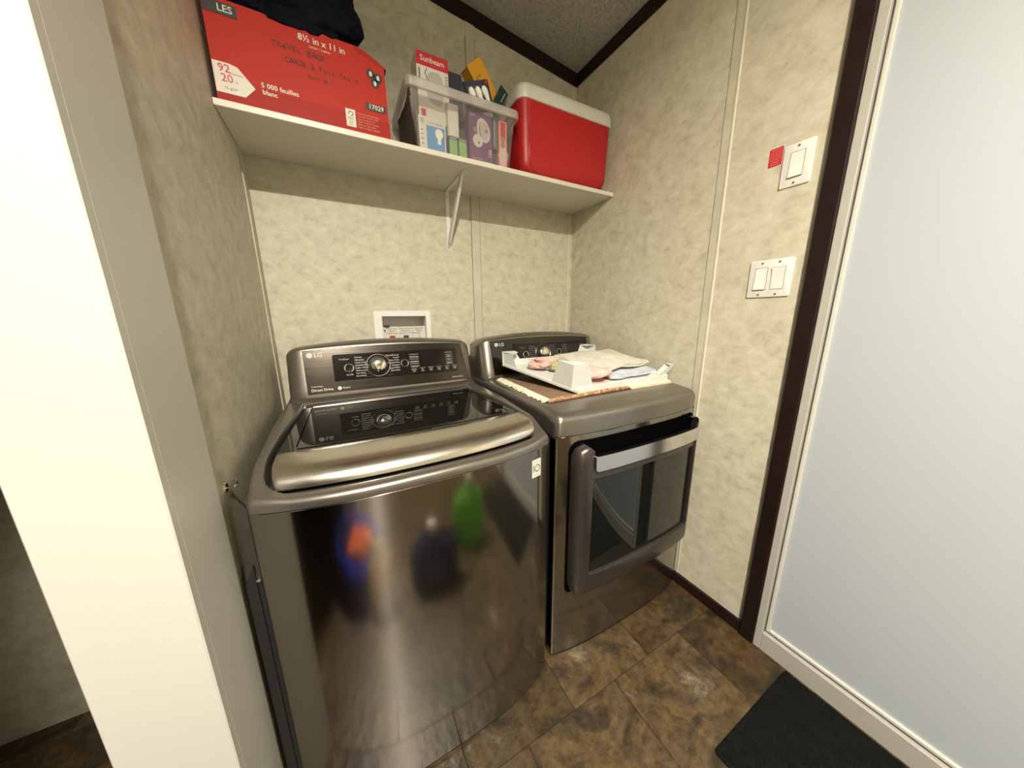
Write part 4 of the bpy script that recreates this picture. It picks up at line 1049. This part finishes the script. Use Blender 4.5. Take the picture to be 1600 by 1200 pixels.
pack('appliance_box', 'tall white box with a red top band standing in the bin', 'box', 0.556, 0.668, -0.245, -0.165, 1.862, 2.066, 'card_white', [
    ('red_band', 'sun_red', rect(0, 0.112, 0.165, 0.204)),
    ('brand_text', 'card_white', txt('Sunbeam', 0.0235, 0.056, 0.185, 'CENTER')),
    ('product_picture', 'photo_grey', multi(ell(0.058, 0.125, 0.024, 0.030), ell(0.060, 0.090, 0.028, 0.032), ell(0.072, 0.105, 0.022, 0.05))),
    ('picture_cord', 'card_black', lambda m: m.tube([(0.034, 0.158, 0.001), (0.028, 0.145, 0.001), (0.036, 0.128, 0.001), (0.029, 0.112, 0.001), (0.034, 0.095, 0.001)], 0.0012, 5)),
    ('printed_text', 'print_grey', multi(*[rect(0.100, 0.108, 0.150-0.008*k, 0.153-0.008*k, 0.0007) for k in range(8)], rect(0.006, 0.012, 0.12, 0.155, 0.0007))),
    ('red_badge', 'sun_red', rect(0.008, 0.024, 0.010, 0.036))])
pack('bulb_box', 'white and blue light bulb box low in the bin, at its left end', 'box', 0.545, 0.640, -0.272, -0.235, Z0, 1.862, 'card_white', [
    ('blue_field', 'blue_card', rect(0.026, 0.090, 0.008, 0.080)),
    ('bulb_picture', 'bulb_white', multi(ell(0.070, 0.060, 0.014, 0.016), rect(0.064, 0.076, 0.028, 0.048, 0.0009))),
    ('round_badge', 'photo_grey', ell(0.013, 0.092, 0.008, 0.008)),
    ('printed_text', 'print_grey', multi(txt('SOFT WHITE', 0.009, 0.034, 0.088), *[rect(0.006, 0.014, 0.062-0.014*k, 0.065-0.014*k, 0.0008) for k in range(4)]))])
pack('white_bulb_carton', 'tall plain white bulb carton behind the green packs', 'box', 0.652, 0.694, -0.262, -0.235, 1.826, 1.930, 'card_white', [
    ('fold_line', 'photo_grey', rect(0.001, 0.003, 0.0, 0.10))])
for i, x in enumerate((0.650, 0.686)):
    pack('green_bulb_pack', ('left', 'right')[i]+' of the two small green bulb packs side by side in the bin', 'box', x, x+0.033, -0.274, -0.235, Z0, 1.822, 'teal_grey', [
        ('green_field', 'green_card', rect(0.002, 0.031, 0.004, 0.054)), ('light_strip', 'photo_grey', rect(0.006, 0.027, 0.058, 0.061))], None)
pack('spotlight_pack', 'purple spotlight bulb box with a picture of two reflector bulbs', 'box', 0.728, 0.822, -0.279, -0.235, Z0, 1.916, 'purple_card', [
    ('bulb_picture', 'silver_print', lambda m: (ell(0.057, 0.108, 0.026, 0.040, 0.0006, rot_=0.25)(m), m.prism([(0.030, 0.098), (0.040, 0.118), (0.050, 0.110), (0.040, 0.086)], 0, 0.0005))),
    ('small_bulb_picture', 'silver_print', ell(0.033, 0.070, 0.020, 0.022, 0.0016)),
    ('bulb_face', 'photo_grey', lambda m: m.prism([(0.062+0.016*math.cos(a_), 0.106+0.029*math.sin(a_)) for a_ in [2*math.pi*k/24 for k in range(24)]], 0, 0.0021)),
    ('bulb_shadow', 'card_black', lambda m: [m.prism([(0.045-0.004*math.sin(math.pi*k/8)-0.0012, 0.132-0.006*k), (0.045-0.004*math.sin(math.pi*k/8)+0.0008, 0.132-0.006*k), (0.045-0.004*math.sin(math.pi*(k+1)/8)+0.0008, 0.132-0.006*(k+1)), (0.045-0.004*math.sin(math.pi*(k+1)/8)-0.0012, 0.132-0.006*(k+1))], 0, 0.0026) for k in range(8)]),
    ('bulb_base', 'bronze_print', rect(0.016, 0.028, 0.098, 0.112, 0.0012)),
    ('bulb_centre', 'teal_grey', multi(rect(0.064, 0.072, 0.102, 0.112, 0.0024), rect(0.034, 0.040, 0.060, 0.068, 0.0024))),
    ('printed_text', 'card_white', multi(txt('2x4', 0.010, 0.005, 0.150), txt('150', 0.018, 0.083, 0.022, 'LEFT', math.pi/2), rect(0.012, 0.092, 0.003, 0.005, 0.0007), txt('Spot / Flood', 0.008, 0.010, 0.011)))])
pack('clear_blister_pack', 'narrow grey blister pack between the purple and pink packs', 'package', 0.829, 0.846, -0.272, -0.24, Z0+0.06, 1.925, 'teal_grey', [('light_strip', 'photo_grey', rect(0.003, 0.006, 0.01, 0.10))])
def star(m):
    for k in range(13):
        a = math.radians(215+k*9.2); b_ = a+math.radians(4.6)
        m.face([(0.017, 0.088, 0.0008), (0.017+0.088*math.cos(a)*0.30, 0.088+0.085*math.sin(a), 0.0008), (0.017+0.088*math.cos(b_)*0.30, 0.088+0.085*math.sin(b_), 0.0008)])
pack('ribbon_pack', 'pink and red pack with a burst pattern at the right end of the bin', 'package', 0.850, 0.884, -0.278, -0.24, Z0, 1.916, 'pink_card', [
    ('red_field', 'sun_red', rect(0.007, 0.028, 0.10, 0.155)),
    ('burst', 'card_white', star),
    ('medallion', 'bronze_print', multi(ell(0.017, 0.098, 0.009, 0.010), ell(0.017, 0.078, 0.009, 0.010)))])
t = thing('brown_bag', 'crumpled brown bag with a black strap at the left side of the bin', 'bag', (0.535, -0.16, ZS))
m = M(); m.grid(lambda u, v: (0.5325+0.004*noise.noise(Vector((u*5, v*4, 2)))-0.016*v+0.008*math.sin(math.pi*u), -0.275+0.22*u, Z0+0.001+0.18*v), 16, 12)
bmesh.ops.solidify(m.b, geom=m.b.faces, thickness=-0.006); m.obj('bag_body', 'brown_bag', t, recalc=True)
m = M(); m.tube([(0.525, -0.255, 1.92), (0.519, -0.262, 1.955), (0.530, -0.255, 1.972), (0.543, -0.245, 1.972)], 0.004, 8); m.obj('bag_strap', 'card_black', t)
# things sticking out above the rim
def tilt(cx, cy, cz, ry, rx=0.0, rz=0.0): return Matrix.Translation((cx, cy, cz)) @ Matrix.Rotation(rz, 4, 'Z') @ Matrix.Rotation(ry, 4, 'Y') @ Matrix.Rotation(rx, 4, 'X')
pack('yellow_bulb_box', 'yellow bulb box tilted on its corner above the bin rim', 'box', -0.036, 0.036, -0.028, 0.028, -0.072, 0.060, 'yellow_card', [
    ('bulb_picture', 'bulb_white', multi(ell(0.030, 0.050, 0.008, 0.010), ell(0.030, 0.030, 0.007, 0.008))), ('printed_text', 'print_grey', multi(txt('60W', 0.013, 0.012, 0.085), rect(0.012, 0.046, 0.070, 0.072, 0.0008)))],
    T=tilt(0.826, -0.155, 2.095, math.radians(-42), 0.15))
pack('bulb_blister_pack', 'navy pack showing three white bulbs, leaning over the bin rim', 'package', -0.050, 0.050, -0.006, 0.006, -0.052, 0.040, 'navy_card', [
    ('red_badge', 'sun_red', rect(0.086, 0.094, 0.078, 0.088)), ('light_strip', 'teal_grey', rect(0.006, 0.080, 0.074, 0.076))],
    T=tilt(0.776, -0.262, 1.985, math.radians(-20), 0.10))
for i, dx in enumerate((-0.030, -0.003, 0.024)):
    T = tilt(0.776, -0.266, 1.975, math.radians(-20), 0.10) @ tp(dx, -0.014, 0) @ Matrix.Rotation(math.radians(-12), 4, 'Y')
    o = M(T).lathe([(0.001, -0.030), (0.006, -0.028), (0.0075, -0.012), (0.011, 0.004), (0.0115, 0.014), (0.008, 0.024), (0.001, 0.028)], (0, 0, 0), 20).obj('light_bulb', 'bulb_white', None)
    origin(o, T.translation); tag(o, ('leftmost', 'middle', 'rightmost')[i]+' of the three white bulbs in the navy pack', 'light bulb', 'white bulbs in the navy pack')
pack('green_blister_pack', 'dark green pack with a pointed corner near the cooler', 'package', -0.020, 0.020, -0.004, 0.004, -0.055, 0.055, 'green_dark', [('light_strip', 'photo_grey', rect(0.026, 0.030, 0.060, 0.100))],
    T=tilt(0.889, -0.200, 2.025, math.radians(30), 0.1, 0.2))
pack('navy_carton', 'dark navy carton beside the white and red box in the bin', 'box', 0.672, 0.722, -0.235, -0.175, 1.90, 2.045, 'navy_card', [('fold_line', 'teal_grey', rect(0.004, 0.006, 0.01, 0.09))])
pack('dark_bulb_carton', 'dark brown carton under the yellow box in the bin', 'box', 0.726, 0.790, -0.225, -0.18, 1.90, 2.035, 'brown_bag', [('fold_line', 'bronze_print', rect(0.004, 0.006, 0.01, 0.09))])

# --- cooler
co = thing('cooler', 'red picnic cooler with a white lid at the right end of the shelf', 'cooler', (1.16, -0.16, ZS))
CX0, CX1 = 0.940, 1.426
def csec(z):
    """plan ring at height z"""
    t_ = (z-ZS)/(2.02-ZS); b_ = max(0, 1-(z-ZS)/0.055)
    ins = 0.045*(1-math.sqrt(max(0, 1-b_*b_)))
    tap = 0.010*(1-t_)
    return CX0+tap+ins, CX1-tap-ins, -0.292+ins*0.55+0.006*(1-t_), -0.035-ins*0.5
m = M(); rings = []
for z in [ZS+v for v in (0, .002, .006, .012, .02, .03, .045, .07, .11, .15, .19, .23, .262)]:
    x0, x1, y0, y1 = csec(z)
    rings.append([(x, y, z + (0.0)) for x, y in rrect(x0, x1, y0, y1, 0.040, 8)])
loft(m, rings, True, True)
m.obj('cooler_body', 'cooler_red', co, angle=40)
m = M(); pts = [(0.983, 2.012), (0.981, 1.93), (0.981, 1.86), (0.983, 1.82), (0.990, 1.795), (1.005, 1.777), (1.028, 1.766)]
m.tube([(x, csec(z)[2]+0.0012, z) for x, z in pts], 0.0042, 10); m.obj('corner_rib', 'cooler_red', co)
m = M(); rings = []
for g, z in ((0.003, 2.012), (-0.004, 2.015), (-0.0055, 2.022), (-0.005, 2.052), (0.000, 2.066), (0.014, 2.076), (0.05, 2.082)):
    rings.append([(x, y, z) for x, y in rrect(CX0+g, CX1-g, -0.292+g, -0.035-g, 0.042, 8)])
loft(m, rings, True, True); lidc = m.obj('cooler_lid', 'cooler_white', co, angle=40)
m = M(); pts = []
for k in range(17):
    a = math.pi*k/16; pts.append((1.215-0.085*math.cos(a), -0.235, 2.073+0.024*math.sin(a)))
m.tube(pts, 0.007, 10); m.obj('carry_handle', 'cooler_white', co)
for x in (CX0-0.004,):
    M().prism([(-0.20, 1.985), (-0.12, 1.985), (-0.13, 2.03), (-0.19, 2.03)], x-0.004, x+0.004, axis='x').obj('latch', 'cooler_white', co, smooth=False)

# ================================================================== FLOOR THINGS
m = M(); m.prism(rrect(1.012, 1.425, -2.02, -1.228, 0.008), 0.0005, 0.008, 0.002, 1)
o = m.obj('door_mat', 'black_mat', None); rnd_tag(o, (1.22, -1.6, 0), 'black rubber door mat on the tile floor by the white door', 'mat')
# things on the floor behind the camera, seen mirrored in the washer front
def jug(name, label, x, y, prof, mt, cap_mt, hcap, lab=None, sx=1.75, sy=1.0, handle=True):
    t = thing(name, label, 'bottle', (x, y, 0))
    M().lathe(prof, (x, y, 0.0), 28, sx=sx, sy=sy).obj('bottle_body', mt, t, angle=50)
    ztop = prof[-1][1]
    M().lathe([(0.021, 0), (0.022, 0.004), (0.021, hcap), (0.018, hcap+0.003), (0.001, hcap+0.003)], (x, y, ztop-0.002), 20).obj('bottle_cap', cap_mt, t)
    if lab: M().box(x-0.045, x+0.045, y+0.058*sy/0.8, y+0.063*sy/0.8, 0.06, 0.15, 0.001).obj('bottle_label', lab, t, smooth=False)
    if handle:
        pts = [(x+0.03*sx, y, ztop-0.02), (x+0.075*sx, y, ztop-0.04), (x+0.082*sx, y, ztop-0.09), (x+0.066*sx, y, ztop-0.13)]
        M().tube(pts, 0.010, 10).obj('bottle_handle', mt, t)
jp = [(0.055, 0.0), (0.066, 0.006), (0.070, 0.03), (0.070, 0.15), (0.064, 0.19), (0.040, 0.225), (0.022, 0.245), (0.020, 0.262)]
jug('blue_detergent_bottle', 'dark blue detergent bottle with white cap mirrored in the washer front', 0.485, -1.485, jp, 'jug_blue', 'bulb_white', 0.038, 'label_navy')
jug('yellow_detergent_bottle', 'yellow detergent bottle mirrored left of the dark blue one', 0.185, -1.46, jp, 'jug_yellow', 'jug_yellow', 0.034, None, 1.1, 0.8)
jug('green_cleaner_bottle', 'bright green bottle mirrored at the upper right of the washer front', 0.76, -1.64, [(0.045, 0.0), (0.055, 0.006), (0.057, 0.03), (0.057, 0.24), (0.050, 0.275), (0.030, 0.305), (0.019, 0.322), (0.018, 0.345)], 'jug_green', 'bulb_white', 0.04, None, 2.1, 1.0, False)
t = thing('laundry_basket', 'round blue basket of orange cloth mirrored in the washer front', 'basket', (0.03, -1.62, 0))
m = M(); prof = [(0.075, 0.0), (0.080, 0.004), (0.158, 0.21), (0.165, 0.22), (0.167, 0.21), (0.154, 0.208), (0.076, 0.010), (0.001, 0.008)]
m.lathe(prof, (0.03, -1.62, 0), 32); m.obj('basket_shell', 'basket_blue', t, angle=45)
m = M(); m.tube([(0.03+0.160*c_, -1.62, z_) for c_, z_ in ((-1, .212), (-.9, .30), (0, .35), (.9, .30), (1, .212))], 0.006, 8); m.obj('basket_handle', 'basket_blue', t)
o = blob((0.05, -1.62, 0.175), (0.09, 0.09, 0.06), 3.3, 0.4).obj('orange_cloth', 'cloth_orange', None, recalc=True)
rnd_tag(o, (0.02, -1.62, 0.12), 'crumpled orange cloth lying in the blue basket', 'cloth')

for o in bpy.data.objects:
    if o.name.split('.')[0] in ('cycle_labels', 'guide_lines', 'option_labels', 'option_buttons', 'printed_text', 'handwriting', 'bulb_centre') and o.parent: o['kind'] = 'stuff'
    if '_b' in o: del o['_b']
